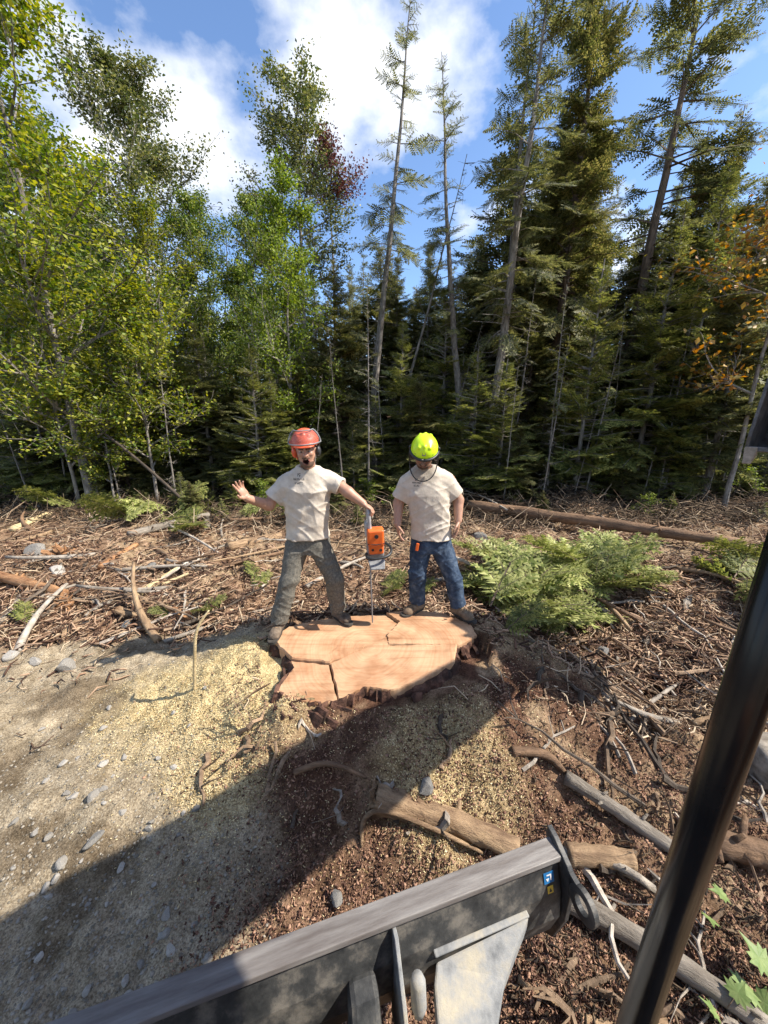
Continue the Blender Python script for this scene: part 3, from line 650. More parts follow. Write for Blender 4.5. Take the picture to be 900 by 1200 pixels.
def cone(a, b, ra, rb, k=0.02, id=0, flat_b=False, flat_a=False, sub=False, squash=None):
    a = np.asarray(a, float); b = np.asarray(b, float); ab = b - a; L2 = ab @ ab; n = ab / math.sqrt(L2); R = max(ra, rb)
    def fn(X, Y, Z):
        px, py, pz = X - a[0], Y - a[1], Z - a[2]
        t = np.clip((px * ab[0] + py * ab[1] + pz * ab[2]) / L2, 0, 1)
        d = np.sqrt((px - t * ab[0]) ** 2 + (py - t * ab[1]) ** 2 + (pz - t * ab[2]) ** 2) - (ra + (rb - ra) * t)
        if flat_b: d = np.maximum(d, px * n[0] + py * n[1] + pz * n[2] - math.sqrt(L2))
        if flat_a: d = np.maximum(d, -(px * n[0] + py * n[1] + pz * n[2]))
        return d
    return dict(fn=fn, lo=np.minimum(a, b) - R, hi=np.maximum(a, b) + R, k=k, id=id, sub=sub)
def ell(c, r, R=None, k=0.02, id=0, sub=False, cut=None):
    c = np.asarray(c, float); r = np.asarray(r, float); mr = r.max(); mn = r.min(); R = np.eye(3) if R is None else np.asarray(R)
    def fn(X, Y, Z):
        p = np.stack([X - c[0], Y - c[1], Z - c[2]], -1) @ R                # into the local frame
        q = np.sqrt(((p / r) ** 2).sum(-1)); g = np.sqrt(((p / r ** 2) ** 2).sum(-1)) + 1e-6
        d = q * (q - 1.0) / g
        d = np.where(q < 0.05, -mn, d)
        if cut: d = np.maximum(d, cut(p))
        return d
    return dict(fn=fn, lo=c - mr, hi=c + mr, k=k, id=id, sub=sub)
def column(st, yaw, k=0.03, id=0, power=2.4):
    """upright body of elliptic sections: st = [(x, y, z, halfwidth, halfdepth)] from bottom to top"""
    st = np.array(st, float); z = st[:, 2]; c, s = math.cos(yaw), math.sin(yaw); R = st[:, 3:].max() + 0.1
    def fn(X, Y, Z):
        cx = np.interp(Z, z, st[:, 0]); cy = np.interp(Z, z, st[:, 1]); a = np.interp(Z, z, st[:, 3]); b = np.interp(Z, z, st[:, 4])
        u = (X - cx) * c + (Y - cy) * s; v = -(X - cx) * s + (Y - cy) * c
        q = (np.abs(u / a) ** power + np.abs(v / b) ** power) ** (1 / power)
        d = (q - 1) * np.minimum(a, b) * 0.95
        return np.maximum(d, np.maximum(z[0] - Z, Z - z[-1]))
    return dict(fn=fn, lo=np.array([st[:, 0].min() - R, st[:, 1].min() - R, z[0]]), hi=np.array([st[:, 0].max() + R, st[:, 1].max() + R, z[-1]]), k=k, id=id)
def rotm(rx=0, ry=0, rz=0): return np.array(Euler((rx, ry, rz), 'XYZ').to_matrix())
def hand(w, u, n, thumb, curl, sc_=1.0, spread=0.10, id=0, tcurl=0.3):
    """w wrist, u along the hand, n out of the palm, thumb the side (+1/-1) of cross(u, n) the thumb leaves from"""
    u = np.asarray(u, float); u /= np.linalg.norm(u); n = np.asarray(n, float); n = n - u * (n @ u); n /= np.linalg.norm(n)
    s = np.cross(u, n) * thumb; R = np.stack([u, s, n], 1); w = np.asarray(w, float); P = []
    P.append(ell(w + u * 0.052 * sc_, np.array([0.056, 0.042, 0.018]) * sc_, R, 0.012, id))
    for i, (off, L) in enumerate([(0.030, 0.074), (0.010, 0.084), (-0.011, 0.078), (-0.030, 0.060)]):
        p = w + (u * 0.088 + s * off) * sc_; d0 = u + s * spread * off / 0.03; d0 /= np.linalg.norm(d0); ang = 0.0; c = curl if np.isscalar(curl) else curl[i]
        for j, fr in enumerate((0.44, 0.32, 0.24)):
            ang += c * (0.8 if j == 0 else 1.0); d = d0 * math.cos(ang) + n * math.sin(ang); q = p + d * L * fr * sc_
            P.append(cone(p, q, (0.0100 - 0.0008 * j) * sc_, (0.0095 - 0.0009 * j) * sc_, 0.004, id)); p = q
    p = w + (u * 0.022 + s * 0.030) * sc_; d = u * 0.55 + s * 0.75 + n * tcurl; d /= np.linalg.norm(d)
    q = p + d * 0.048 * sc_; P.append(cone(p, q, 0.0135 * sc_, 0.011 * sc_, 0.010, id))
    d = u * 0.85 + s * 0.35 + n * (tcurl + 0.15); d /= np.linalg.norm(d); P.append(cone(q, q + d * 0.032 * sc_, 0.0108 * sc_, 0.009 * sc_, 0.004, id))
    return P
SKIN = (0.47, 0.255, 0.17); SKIN2 = (0.40, 0.205, 0.135); DARK = (0.060, 0.016, 0.013); BEARD = (0.12, 0.065, 0.042); LIP = (0.30, 0.10, 0.085); WHITE = (0.62, 0.58, 0.52)
COLS = {0: SKIN, 1: DARK, 2: BEARD, 3: LIP, 4: WHITE, 5: SKIN2, 6: (0.03, 0.02, 0.015)}
def head(c, R, mouth_open, neck_base):
    """c centre of the head at eye height; local x to the viewer's right, -y the way the face looks"""
    def T(*p): return np.asarray(c) + R @ np.array(p, float)
    drop = 0.022 if mouth_open else 0.0
    P = [cone(neck_base, T(0, 0.02, -0.055), 0.062, 0.056, 0.03, 5),
         ell(T(0, 0.012, 0.030), (0.076, 0.096, 0.098), R, 0.03, 0), ell(T(0, -0.028, -0.035), (0.063, 0.068, 0.075), R, 0.03, 0),
         ell(T(0, -0.042, -0.085 - drop), (0.050, 0.046, 0.034), R, 0.025, 2), ell(T(0, -0.066, -0.100 - drop), (0.026, 0.020, 0.019), R, 0.02, 2),
         cone(T(-0.052, -0.01, -0.055), T(-0.032, -0.05, -0.095 - drop), 0.022, 0.018, 0.02, 2), cone(T(0.052, -0.01, -0.055), T(0.032, -0.05, -0.095 - drop), 0.022, 0.018, 0.02, 2),
         ell(T(0, -0.080, 0.024), (0.056, 0.020, 0.012), R, 0.015, 0),
         ell(T(-0.040, -0.070, -0.022), (0.024, 0.020, 0.020), R, 0.02, 0), ell(T(0.040, -0.070, -0.022), (0.024, 0.020, 0.020), R, 0.02, 0)]
    for s in (-1, 1):
        P += [ell(T(s * 0.032, -0.098, 0.004), (0.017, 0.014, 0.011), R, 0.008, 5, sub=True), ell(T(s * 0.032, -0.080, 0.004), (0.010, 0.011, 0.006), R, 0.0, 4),
              ell(T(s * 0.032, -0.090, 0.004), (0.006, 0.004, 0.006), R, 0.0, 6),
              cone(T(s * 0.014, -0.098, 0.024), T(s * 0.050, -0.086, 0.024), 0.0065, 0.005, 0.003, 6),
              ell(T(s * 0.082, 0.012, -0.012), (0.011, 0.022, 0.032), R, 0.008, 5)]
    P += [cone(T(0, -0.090, 0.008), T(0, -0.116, -0.026), 0.0105, 0.0145, 0.012, 0), ell(T(-0.014, -0.100, -0.030), (0.010, 0.011, 0.009), R, 0.008, 5), ell(T(0.014, -0.100, -0.030), (0.010, 0.011, 0.009), R, 0.008, 5)]
    P += [cone(T(-0.026, -0.090, -0.052), T(0.0, -0.101, -0.044), 0.0075, 0.0085, 0.006, 2), cone(T(0.026, -0.090, -0.052), T(0.0, -0.101, -0.044), 0.0075, 0.0085, 0.006, 2)]
    if mouth_open:
        P += [ell(T(0, -0.090, -0.078), (0.028, 0.030, 0.028), R, 0.006, 3), ell(T(0, -0.100, -0.079), (0.0215, 0.048, 0.0215), R, 0.003, 1, sub=True),
              ell(T(0, -0.086, -0.062), (0.016, 0.012, 0.005), R, 0.0, 4)]
    else:
        P += [cone(T(-0.02, -0.092, -0.064), T(0.02, -0.092, -0.064), 0.006, 0.006, 0.005, 3)]
    return P
def folds(seed, amp, diag=1.0, freq=30.0):
    """cloth creases: sparse ridges drawn out along two slants"""
    r = np.random.default_rng(seed); o = r.random(6) * 50; th = 0.55 * diag
    def fn(X, Y, Z):
        out = 0
        for q, (t, a) in enumerate(((th, 1.0), (-th * 1.2, 0.8), (1.45, 0.5))):
            u = X * math.cos(t) + Z * math.sin(t); v = -X * math.sin(t) + Z * math.cos(t) + 0.5 * Y
            n = fbm(u * freq * 0.13 + o[q], v * freq * 0.42 + o[q + 3], seed + q, 2); ridge = (1 - np.abs(2 * n - 1)) ** 3
            out = out + a * ridge * (0.35 + vnoise(X * 6 + o[q], Z * 6 + o[q + 2], seed + 9))
        return amp * (0.9 - out)
    return fn
def shirt_material(name, box):
    """cream cotton with a small dark chest print inside box (world x0, x1, z0, z1)"""
    m = M['shirt'].copy(); m.name = name; N = m.node_tree.nodes; L = m.node_tree.links; p = N['Principled BSDF']
    src = p.inputs['Base Color'].links[0].from_socket
    g = N.new('ShaderNodeNewGeometry'); s = N.new('ShaderNodeSeparateXYZ'); L.new(g.outputs['Position'], s.inputs[0]); sn = N.new('ShaderNodeSeparateXYZ'); L.new(g.outputs['Normal'], sn.inputs[0])
    def M2(op, a, b):
        n = N.new('ShaderNodeMath'); n.operation = op
        for i, v in enumerate((a, b)):
            if isinstance(v, (int, float)): n.inputs[i].default_value = v
            else: L.new(v, n.inputs[i])
        return n.outputs[0]
    x0, x1, z0, z1 = box
    def inside(x0, x1, z0, z1): return M2('MULTIPLY', M2('MULTIPLY', M2('GREATER_THAN', s.outputs[0], x0), M2('LESS_THAN', s.outputs[0], x1)), M2('MULTIPLY', M2('GREATER_THAN', s.outputs[2], z0), M2('LESS_THAN', s.outputs[2], z1)))
    xm = (x0 + x1) / 2; h = z1 - z0
    rows = M2('ADD', M2('ADD', inside(x0, x1, z0 + h * 0.36, z0 + h * 0.56), inside(x0 + 0.012, x1 - 0.012, z0, z0 + h * 0.22)), inside(xm - 0.014, xm + 0.014, z0 + h * 0.68, z1))
    n = N.new('ShaderNodeTexNoise'); n.inputs['Scale'].default_value = 120; L.new(g.outputs['Position'], n.inputs['Vector'])
    f = M2('MULTIPLY', M2('MULTIPLY', M2('MINIMUM', rows, 1.0), M2('GREATER_THAN', n.outputs['Fac'], 0.44)), M2('LESS_THAN', sn.outputs[1], -0.2))
    f = M2('MULTIPLY', f, 0.75)
    mx = N.new('ShaderNodeMix'); mx.data_type = 'RGBA'; L.new(f, mx.inputs[0]); L.new(src, mx.inputs[6]); mx.inputs[7].default_value = (0.07, 0.065, 0.06, 1); L.new(mx.outputs[2], p.inputs['Base Color'])
    return m
def boots(parent, feet, m):
    for heel, toe, ank in feet:
        heel, toe, ank = map(lambda q: np.asarray(q, float), (heel, toe, ank)); z0 = heel[2]
        d = toe - heel; d[2] = 0; d /= np.linalg.norm(d)
        up = np.array([0, 0, 1.0])
        P = [cone(heel + up * 0.055, ank + up * 0.06, 0.050, 0.054, 0.03), cone(heel + up * 0.052, toe - d * 0.045 + up * 0.040, 0.047, 0.047, 0.03), ell(toe - d * 0.055 + up * 0.040, (0.062, 0.050, 0.040), np.stack([d, np.cross(up, d), up], 1), 0.02)]
        def flat(base):
            def fn(X, Y, Z): return np.maximum(base(X, Y, Z), z0 + 0.022 - Z)
            return fn
        for p in P: p['fn'] = flat(p['fn'])
        b = sdf_object('boot', P, 0.006, m, parent, disp=folds(3, 0.002))
        mb = MB(); s = np.cross(up, d); n_ = 14
        poly = []
        for i in range(28):
            t = 2 * math.pi * i / 28; f = math.cos(t); wd = 0.046 if f < 0 else 0.052
            c = (heel + toe) / 2; L = np.linalg.norm((toe - heel)[:2]) / 2 + 0.045
            sgn = 1 if f > 0 else -1
            poly.append(c + d * L * sgn * abs(f) ** 0.7 + s * wd * (1 if math.sin(t) > 0 else -1) * abs(math.sin(t)) ** 0.6 + up * (z0 - c[2] + 0.001))
        mb.prism(poly, (0, 0, 0.026)); off = mb.build('sole', M['sole'], b, bevel=0.004)
        mb = MB()
        for k in range(4):
            q0 = ank + d * (0.045 + 0.022 * k) + up * (0.052 - 0.014 * k + (z0 - ank[2] + 0.06))
            mb.tube([q0 - s * 0.024, q0 + up * 0.008, q0 + s * 0.024], 0.004, 6)
        mb.build('laces', M['log_tan'], b)

def helmet(parent, c, R, m, brim=True):
    def T(*p): return np.asarray(c) + R @ np.array(p, float)
    P = [ell(T(0, 0.008, 0.052), (0.118, 0.142, 0.126), R, 0.0, 0, cut=lambda p: -p[..., 2] + 0.000), ell(T(0, -0.115, 0.050), (0.085, 0.060, 0.014), R, 0.018, 0),
         ell(T(0, 0.008, 0.05), (0.116, 0.142, 0.014), R, 0.006, 0)]
    for s in (-1, 0, 1): P.append(cone(T(s * 0.045, -0.085, 0.140 - abs(s) * 0.012), T(s * 0.045, 0.095, 0.146 - abs(s) * 0.012), 0.014, 0.014, 0.012))
    if not brim: P = [P[0]] + P[2:]
    P.append(ell(T(0, 0.010, 0.040), (0.107, 0.131, 0.112), R, 0.0, 0, sub=True))
    return sdf_object('helmet', P, 0.0055, m, parent), T

# ------------------------------------------------------------------ person on the left: yelling, one hand raised, one on the saw
def world(px, py, Y): return at(px, py, Y)
Z0 = TOP + 0.004
p1 = empty('person', (-0.72, 3.2, Z0), 'person yelling in orange helmet and dusty grey trousers, arm out to the chainsaw', 'person')
hip_c = world(361, 634, 3.20); hipL = hip_c + [-0.095, 0, -0.03]; hipR = hip_c + [0.095, 0, -0.03]
kneeL = world(339, 680, 3.08); kneeR = world(392, 678, 3.18)
ankL = np.array([*at_z(326, 729, Z0 + 0.09)[:2], Z0 + 0.09]); ankR = np.array([*at_z(396, 714, Z0 + 0.09)[:2], Z0 + 0.09])
neck = world(361, 549, 3.18); chest = world(361, 575, 3.18)
shL = world(332, 566, 3.20); shR = world(388, 561, 3.20)
elbL = world(315, 592, 3.14); wrL = world(290, 584, 2.98)
elbR = world(408, 577, 3.13); grip_u = np.array([0.80, -0.20, -0.50]); grip_u /= np.linalg.norm(grip_u); grip_n = np.array([-0.5, 0.0, -0.85]); grip_n /= np.linalg.norm(grip_n)
saw_top = world(431, 599, 3.08); wrR = saw_top - grip_u * 0.070 - grip_n * 0.034
hc1 = world(358.5, 527, 3.12); HR1 = rotm(0.10, -0.06, 0.10)
P = head(hc1, HR1, True, neck + [0, 0.03, -0.02])
P += [column([(*hip_c[:2], hip_c[2] - 0.06, 0.13, 0.09), (hip_c[0], hip_c[1], hip_c[2] + 0.16, 0.125, 0.085), (*chest[:2], chest[2], 0.145, 0.10), (*neck[:2], neck[2] - 0.03, 0.10, 0.06)], 0, 0.04, 0),
      cone(shL, shR, 0.05, 0.05, 0.05), cone(shL, elbL, 0.056, 0.048, 0.03), cone(elbL, wrL, 0.050, 0.033, 0.02), cone(shR, elbR, 0.056, 0.047, 0.03), cone(elbR, wrR, 0.049, 0.033, 0.02),
      cone(hipL, kneeL, 0.075, 0.055, 0.03), cone(kneeL, ankL, 0.052, 0.040, 0.02), cone(hipR, kneeR, 0.075, 0.055, 0.03), cone(kneeR, ankR, 0.052, 0.040, 0.02)]
P += hand(wrL, (-0.42, -0.20, 0.85), (0.85, -0.45, 0.15), -1, [0.06, 0.16, 0.26, 0.36], 1.0, 0.16, 0)
P += hand(wrR, grip_u, grip_n, 1, [0.78, 0.8, 0.82, 0.85], 1.0, 0.05, 0, 0.6)
sdf_object('body', P, 0.006, M['skin'], p1, COLS)
# T-shirt
tz = lambda a, b, t: a + (b - a) * t
P = [column([(hip_c[0] + 0.002, hip_c[1], hip_c[2] + 0.045, 0.198, 0.140), (hip_c[0], hip_c[1], hip_c[2] + 0.12, 0.190, 0.136), (*(0.5 * (hip_c + chest))[:2], 0.5 * (hip_c[2] + chest[2]), 0.190, 0.132), (chest[0], chest[1], chest[2] + 0.01, 0.198, 0.132),
             (neck[0], neck[1] + 0.005, neck[2] - 0.055, 0.150, 0.095), (neck[0], neck[1] + 0.01, neck[2] + 0.012, 0.088, 0.075)], 0, 0.03),
     cone(neck + [-0.04, 0.01, -0.03], shL + [0.01, 0, -0.005], 0.062, 0.060, 0.05), cone(neck + [0.04, 0.01, -0.03], shR + [-0.01, 0, -0.005], 0.062, 0.060, 0.05)]
def along(a, b, t): return np.asarray(a) + (np.asarray(b) - np.asarray(a)) * t
P += [cone(shL + [0.03, 0, 0], along(shL, elbL, 0.68), 0.072, 0.082, 0.05, flat_b=True), cone(shR - [0.03, 0, 0], along(shR, elbR, 0.58), 0.070, 0.080, 0.04, flat_b=True)]
P += [ell(neck + [0, -0.035, 0.040], (0.062, 0.075, 0.050), None, 0.008, 0, sub=True)]
prx = world(345, 560, 3.05); sm1 = shirt_material('shirt_cotton', (prx[0] - 0.02, prx[0] + 0.075, prx[2] - 0.06, prx[2] + 0.03))
sdf_object('t_shirt', P, 0.006, sm1, p1, disp=folds(5, 0.0085, 1.0, 26))
# trousers
def trousers(parent, hip_c, hl, hr, kl, kr, al, ar, m, seed, flare=0.068):
    P = [column([(hip_c[0], hip_c[1], hip_c[2] - 0.10, 0.165, 0.120), (hip_c[0], hip_c[1], hip_c[2] - 0.02, 0.172, 0.122), (hip_c[0], hip_c[1], hip_c[2] + 0.09, 0.166, 0.115)], 0, 0.03)]
    for h, k, a in ((hl, kl, al), (hr, kr, ar)):
        e = a + (k - a) * (0.015 / np.linalg.norm(k - a)); P += [cone(h, k, 0.112, 0.084, 0.03), cone(k, e, 0.084, flare, 0.02, flat_b=True)]
    o = sdf_object('trousers', P, 0.006, m, parent, disp=folds(seed, 0.010, 0.9, 30))
    return o
tr1 = trousers(p1, hip_c, hipL, hipR, kneeL, kneeR, ankL, ankR, M['pants_dusty'], 8, 0.078)
boots(p1, [(np.array([ankL[0], ankL[1] + 0.03, Z0]), np.array([ankL[0] - 0.005, ankL[1] - 0.18, Z0]), ankL), (np.array([ankR[0] - 0.02, ankR[1] + 0.02, Z0]), np.array([ankR[0] + 0.115, ankR[1] - 0.13, Z0]), ankR)], M['boot'])
hel, T = helmet(p1, hc1, HR1, M['helmet_orange'])
# raised visor, its rim, ear cups, strap of the orange helmet
V = []; Fc = []; na, ne = 18, 7
for j in range(ne):
    for i in range(na):
        az = math.radians(-78 + 156 * i / (na - 1)); el = math.radians(6 + 48 * j / (ne - 1)); rr = 0.156
        V.append(T(rr * 0.87 * math.sin(az) * math.cos(el), 0.005 - rr * 1.06 * math.cos(az) * math.cos(el), 0.052 + rr * 0.93 * math.sin(el)))
Fc = [(j * na + i, j * na + i + 1, (j + 1) * na + i + 1, (j + 1) * na + i) for j in range(ne - 1) for i in range(na - 1)]
mb = MB(); mb.add(V, Fc); mb.build('visor_screen', M['screen_grey'], hel, smooth=True)
rim = [V[i] for i in range(na)] + [V[j * na + na - 1] for j in range(1, ne)] + [V[(ne - 1) * na + i] for i in range(na - 2, -1, -1)] + [V[j * na] for j in range(ne - 2, -1, -1)]
mb = MB(); mb.tube(rim, 0.0055, 7); mb.build('visor_rim', M['plastic_grey'], hel, smooth=True)
for s in (-1, 1):
    e = sdf_object('ear_cup', [ell(T(s * 0.098, 0.018, -0.020), (0.026, 0.036, 0.046), HR1, 0.01), cone(T(s * 0.106, 0.015, 0.02), T(s * 0.118, 0.0, 0.075), 0.010, 0.012, 0.01)], 0.006, M['helmet_orange'] if s < 0 else M['plastic_black'], hel)
mb = MB(); mb.tube([T(-0.095, 0.05, 0.04), T(-0.105, 0.07, -0.03), T(-0.08, 0.08, -0.09)], [0.02, 0.022, 0.016], 8); mb.build('neck_flap', M['helmet_orange'], hel, smooth=True)

# ------------------------------------------------------------------ person on the right: looking down, arms hanging
p2 = empty('person', (0.5, 3.4, Z0), 'person looking down in neon yellow helmet with face screen, cream T-shirt and blue jeans', 'person')
hip2 = world(505, 633, 3.40); h2L = hip2 + [-0.09, 0, -0.03]; h2R = hip2 + [0.09, 0, -0.03]
k2L = world(489, 672, 3.36); k2R = world(531, 676, 3.33)
a2L = np.array([*at_z(489, 705, Z0 + 0.09)[:2], Z0 + 0.09]); a2R = np.array([*at_z(537, 711, Z0 + 0.09)[:2], Z0 + 0.09])
neck2 = world(499, 549, 3.38); chest2 = world(501, 580, 3.38)
s2L = world(475, 566, 3.40); s2R = world(526, 563, 3.40)
e2L = world(467, 590, 3.42); w2L = world(466, 614, 3.32); e2R = world(537, 586, 3.42); w2R = world(537, 610, 3.34)
hc2 = world(497, 532, 3.27); HR2 = rotm(0.55, 0.05, -0.12)
P = head(hc2, HR2, False, neck2 + [0, 0.04, -0.02])
P += [column([(*hip2[:2], hip2[2] - 0.06, 0.13, 0.09), (hip2[0], hip2[1], hip2[2] + 0.16, 0.125, 0.085), (*chest2[:2], chest2[2], 0.15, 0.10), (*neck2[:2], neck2[2] - 0.03, 0.10, 0.06)], 0, 0.04, 0),
      cone(s2L, s2R, 0.05, 0.05, 0.05), cone(s2L, e2L, 0.058, 0.050, 0.03), cone(e2L, w2L, 0.052, 0.035, 0.02), cone(s2R, e2R, 0.058, 0.050, 0.03), cone(e2R, w2R, 0.052, 0.035, 0.02),
      cone(h2L, k2L, 0.075, 0.055, 0.03), cone(k2L, a2L, 0.052, 0.040, 0.02), cone(h2R, k2R, 0.075, 0.055, 0.03), cone(k2R, a2R, 0.052, 0.040, 0.02)]
P += hand(w2L, (0.12, -0.10, -1.0), (1.0, 0.15, 0.0), 1, [0.30, 0.36, 0.40, 0.45], 1.05, 0.1)
P += hand(w2R, (-0.05, -0.12, -1.0), (-1.0, 0.2, 0.0), -1, [0.30, 0.36, 0.40, 0.45], 1.05, 0.1)
sdf_object('body', P, 0.006, M['skin'], p2, COLS)
P = [column([(hip2[0] - 0.004, hip2[1], hip2[2] + 0.035, 0.200, 0.140), (hip2[0], hip2[1], hip2[2] + 0.12, 0.188, 0.134), (*(0.5 * (hip2 + chest2))[:2], 0.5 * (hip2[2] + chest2[2]), 0.188, 0.130), (chest2[0], chest2[1], chest2[2] + 0.01, 0.198, 0.132),
             (neck2[0], neck2[1] + 0.005, neck2[2] - 0.055, 0.165, 0.10), (neck2[0], neck2[1] + 0.015, neck2[2] + 0.022, 0.085, 0.078)], 0, 0.03),
     cone(neck2 + [-0.04, 0.01, -0.03], s2L + [0.01, 0, -0.005], 0.064, 0.062, 0.05), cone(neck2 + [0.04, 0.01, -0.03], s2R + [-0.01, 0, -0.005], 0.064, 0.062, 0.05),
     cone(s2L + [0.03, 0, 0], along(s2L, e2L, 0.74), 0.073, 0.084, 0.05, flat_b=True), cone(s2R - [0.03, 0, 0], along(s2R, e2R, 0.74), 0.076, 0.090, 0.05, flat_b=True),
     ell(neck2 + [0, -0.04, 0.050], (0.060, 0.070, 0.050), None, 0.008, 0, sub=True)]
prx = world(488, 567, 3.26); sm2 = shirt_material('shirt_cotton', (prx[0] - 0.035, prx[0] + 0.04, prx[2] - 0.03, prx[2] + 0.045))
sdf_object('t_shirt', P, 0.006, sm2, p2, disp=folds(15, 0.0085, 0.8, 25))
tr2 = trousers(p2, hip2, h2L, h2R, k2L, k2R, a2L, a2R, M['denim'], 18, 0.080)
boots(p2, [(np.array([a2L[0] + 0.03, a2L[1] + 0.01, Z0]), np.array([a2L[0] - 0.13, a2L[1] - 0.13, Z0]), a2L), (np.array([a2R[0] - 0.02, a2R[1] + 0.03, Z0]), np.array([a2R[0] + 0.11, a2R[1] - 0.14, Z0]), a2R)], M['boot_tan'])
hel2, T = helmet(p2, hc2, HR2, M['helmet_neon'], False)
mb = MB()                                                   # dark rim band
ring = [T(0.120 * math.sin(t), 0.004 - 0.150 * math.cos(t), 0.044) for t in np.linspace(0, 2 * math.pi, 33)]
mb.tube(ring, 0.0125, 8); mb.build('rim_band', M['plastic_black'], hel2, smooth=True)
V = []                                                      # lowered face screen
for j in range(6):
    f = j / 5
    for i in range(17):
        az = math.radians(-85 + 170 * i / 16)
        V.append(T(0.128 * math.sin(az) * (1 - 0.05 * f), -0.02 - 0.150 * math.cos(az) - 0.02 * f * (1 - f), 0.044 - f * (0.215 * (0.35 + 0.65 * math.cos(az * 0.95) ** 0.6))))
Fc = [(j * 17 + i, j * 17 + i + 1, (j + 1) * 17 + i + 1, (j + 1) * 17 + i) for j in range(5) for i in range(16)]
mb = MB(); mb.add(V, Fc); mb.build('face_screen', M['screen_black'], hel2, smooth=True)
mb = MB(); mb.tube([V[i * 17] for i in range(6)] + [V[5 * 17 + i] for i in range(1, 17)] + [V[i * 17 + 16] for i in range(4, -1, -1)], 0.0055, 7); mb.build('screen_rim', M['plastic_black'], hel2, smooth=True)
for s in (-1, 1):
    sdf_object('ear_cup', [ell(T(s * 0.108, 0.03, -0.035), (0.028, 0.040, 0.052), HR2, 0.01), cone(T(s * 0.118, 0.02, 0.0), T(s * 0.124, 0.0, 0.07), 0.011, 0.013, 0.01)], 0.006, M['plastic_black'], hel2)
for (a_, e_, w_, h_, m_) in ((0.0, 0.35, 0.030, 0.028, 'plastic_grey'), (-0.05, 0.80, 0.028, 0.022, 'saw_white'), (0.75, 0.30, 0.022, 0.034, 'plastic_black'), (-0.75, 0.30, 0.022, 0.034, 'plastic_black'), (1.2, 0.7, 0.03, 0.02, 'plastic_black')):
    def sp(a, e, r): return T(0.112 * r * math.sin(a) * math.cos(e), 0.008 - 0.138 * r * math.cos(a) * math.cos(e), 0.052 + 0.112 * r * math.sin(e))
    da, de = w_ / 0.24 / math.cos(e_), h_ / 0.24
    mb = MB(); q = [(-1, -1), (1, -1), (1, 1), (-1, 1)]
    mb.add([sp(a_ + da * x, e_ + de * y, r) for r in (1.0, 1.05) for x, y in q], [(3, 2, 1, 0), (4, 5, 6, 7)] + [(i, (i + 1) % 4, 4 + (i + 1) % 4, 4 + i) for i in range(4)]); mb.build('vent' if m_ == 'plastic_black' else 'badge', M[m_], hel2)
# orange handle of a wedge in the pocket
wp = world(489, 641, 3.27); mb = MB(); mb.box(wp, (0.028, 0.02, 0.075), rotm(0, 0.15, 0)); w_ = mb.build('pocket_wedge', M['saw_orange'], p2, bevel=0.005)

# ------------------------------------------------------------------ the chainsaw, bar tip on the stump
tip = np.array([*at_z(436.5, 729, TOP + 0.012)[:2], TOP + 0.018]); top = saw_top
sw = empty('chainsaw', Vector(tip), 'orange and white chainsaw stood upright on its bar tip between the two people', 'chainsaw')
ax_ = (top - tip) / np.linalg.norm(top - tip); LT = np.linalg.norm(top - tip)
fw = np.array([0.10, -1.0, 0.0]); fw = fw - ax_ * (fw @ ax_); fw /= np.linalg.norm(fw); rt = np.cross(fw, ax_) * -1.0
if rt[0] < 0: rt = -rt
def Q(r, f, a): return tip + rt * r + fw * f + ax_ * a               # r right, f towards the viewer, a up along the bar
Rq = np.stack([rt, fw, ax_], 1)
bl = LT * 0.645
prof = [(0.030 * math.cos(t), 0.036 + 0.034 * math.sin(t)) for t in np.linspace(math.pi, 2 * math.pi, 12)]
prof = [(f, a) for f, a in prof] + [(0.040, 0.3), (0.042, bl), (-0.042, bl), (-0.040, 0.3)]
mb = MB(); mb.prism([Q(-0.003, f, a) for f, a in prof], rt * 0.006); mb.build('guide_bar', M['steel'], sw)
mb = MB(); edge_ = [Q(0, f * 1.1, a - (0.004 if a < 0.05 else 0)) for f, a in ([(-0.042, bl), (-0.040, 0.3)] + prof[:12] + [(0.040, 0.3), (0.042, bl)])]
mb.tube(edge_, 0.0055, 6); mb.build('chain', M['plastic_grey'], sw)
b0 = bl - 0.03
def rbox(c, r, k=0.01, id=0):
    c = np.asarray(c, float); r = np.asarray(r, float); rd = 0.018
    def fn(X, Y, Z):
        p = np.abs(np.stack([X - c[0], Y - c[1], Z - c[2]], -1) @ Rq) - (r - rd)
        return np.sqrt((np.maximum(p, 0) ** 2).sum(-1)) + np.minimum(p.max(-1), 0) - rd
    m_ = np.linalg.norm(r); return dict(fn=fn, lo=c - m_, hi=c + m_, k=k, id=id)
sdf_object('crankcase', [rbox(Q(0.055, -0.03, b0 + 0.12), (0.075, 0.075, 0.13)), rbox(Q(0.01, -0.03, b0 + 0.06), (0.03, 0.06, 0.09))], 0.006, M['plastic_grey'], sw)
sdf_object('engine_cover', [rbox(Q(0.055, 0.050, b0 + 0.215), (0.072, 0.055, 0.075), 0.02), rbox(Q(0.057, 0.045, b0 + 0.115), (0.066, 0.050, 0.060), 0.015)], 0.006, M['saw_orange'], sw)
mb = MB(); mb.tube([Q(-0.015, 0.098, b0 + 0.165), Q(0.055, 0.104, b0 + 0.158), Q(0.125, 0.098, b0 + 0.165)], 0.006, 8); mb.build('cover_seam', M['plastic_black'], sw)
mb = MB(); mb.tube([Q(0.060, 0.095, b0 + 0.235), Q(0.060, 0.112, b0 + 0.235)], 0.018, 14); mb.build('cover_knob', M['plastic_black'], sw)
mb = MB(); mb.tube([Q(0.095, 0.086, b0 + 0.10), Q(0.095, 0.098, b0 + 0.10)], 0.014, 12); mb.build('choke_knob', M['plastic_black'], sw)
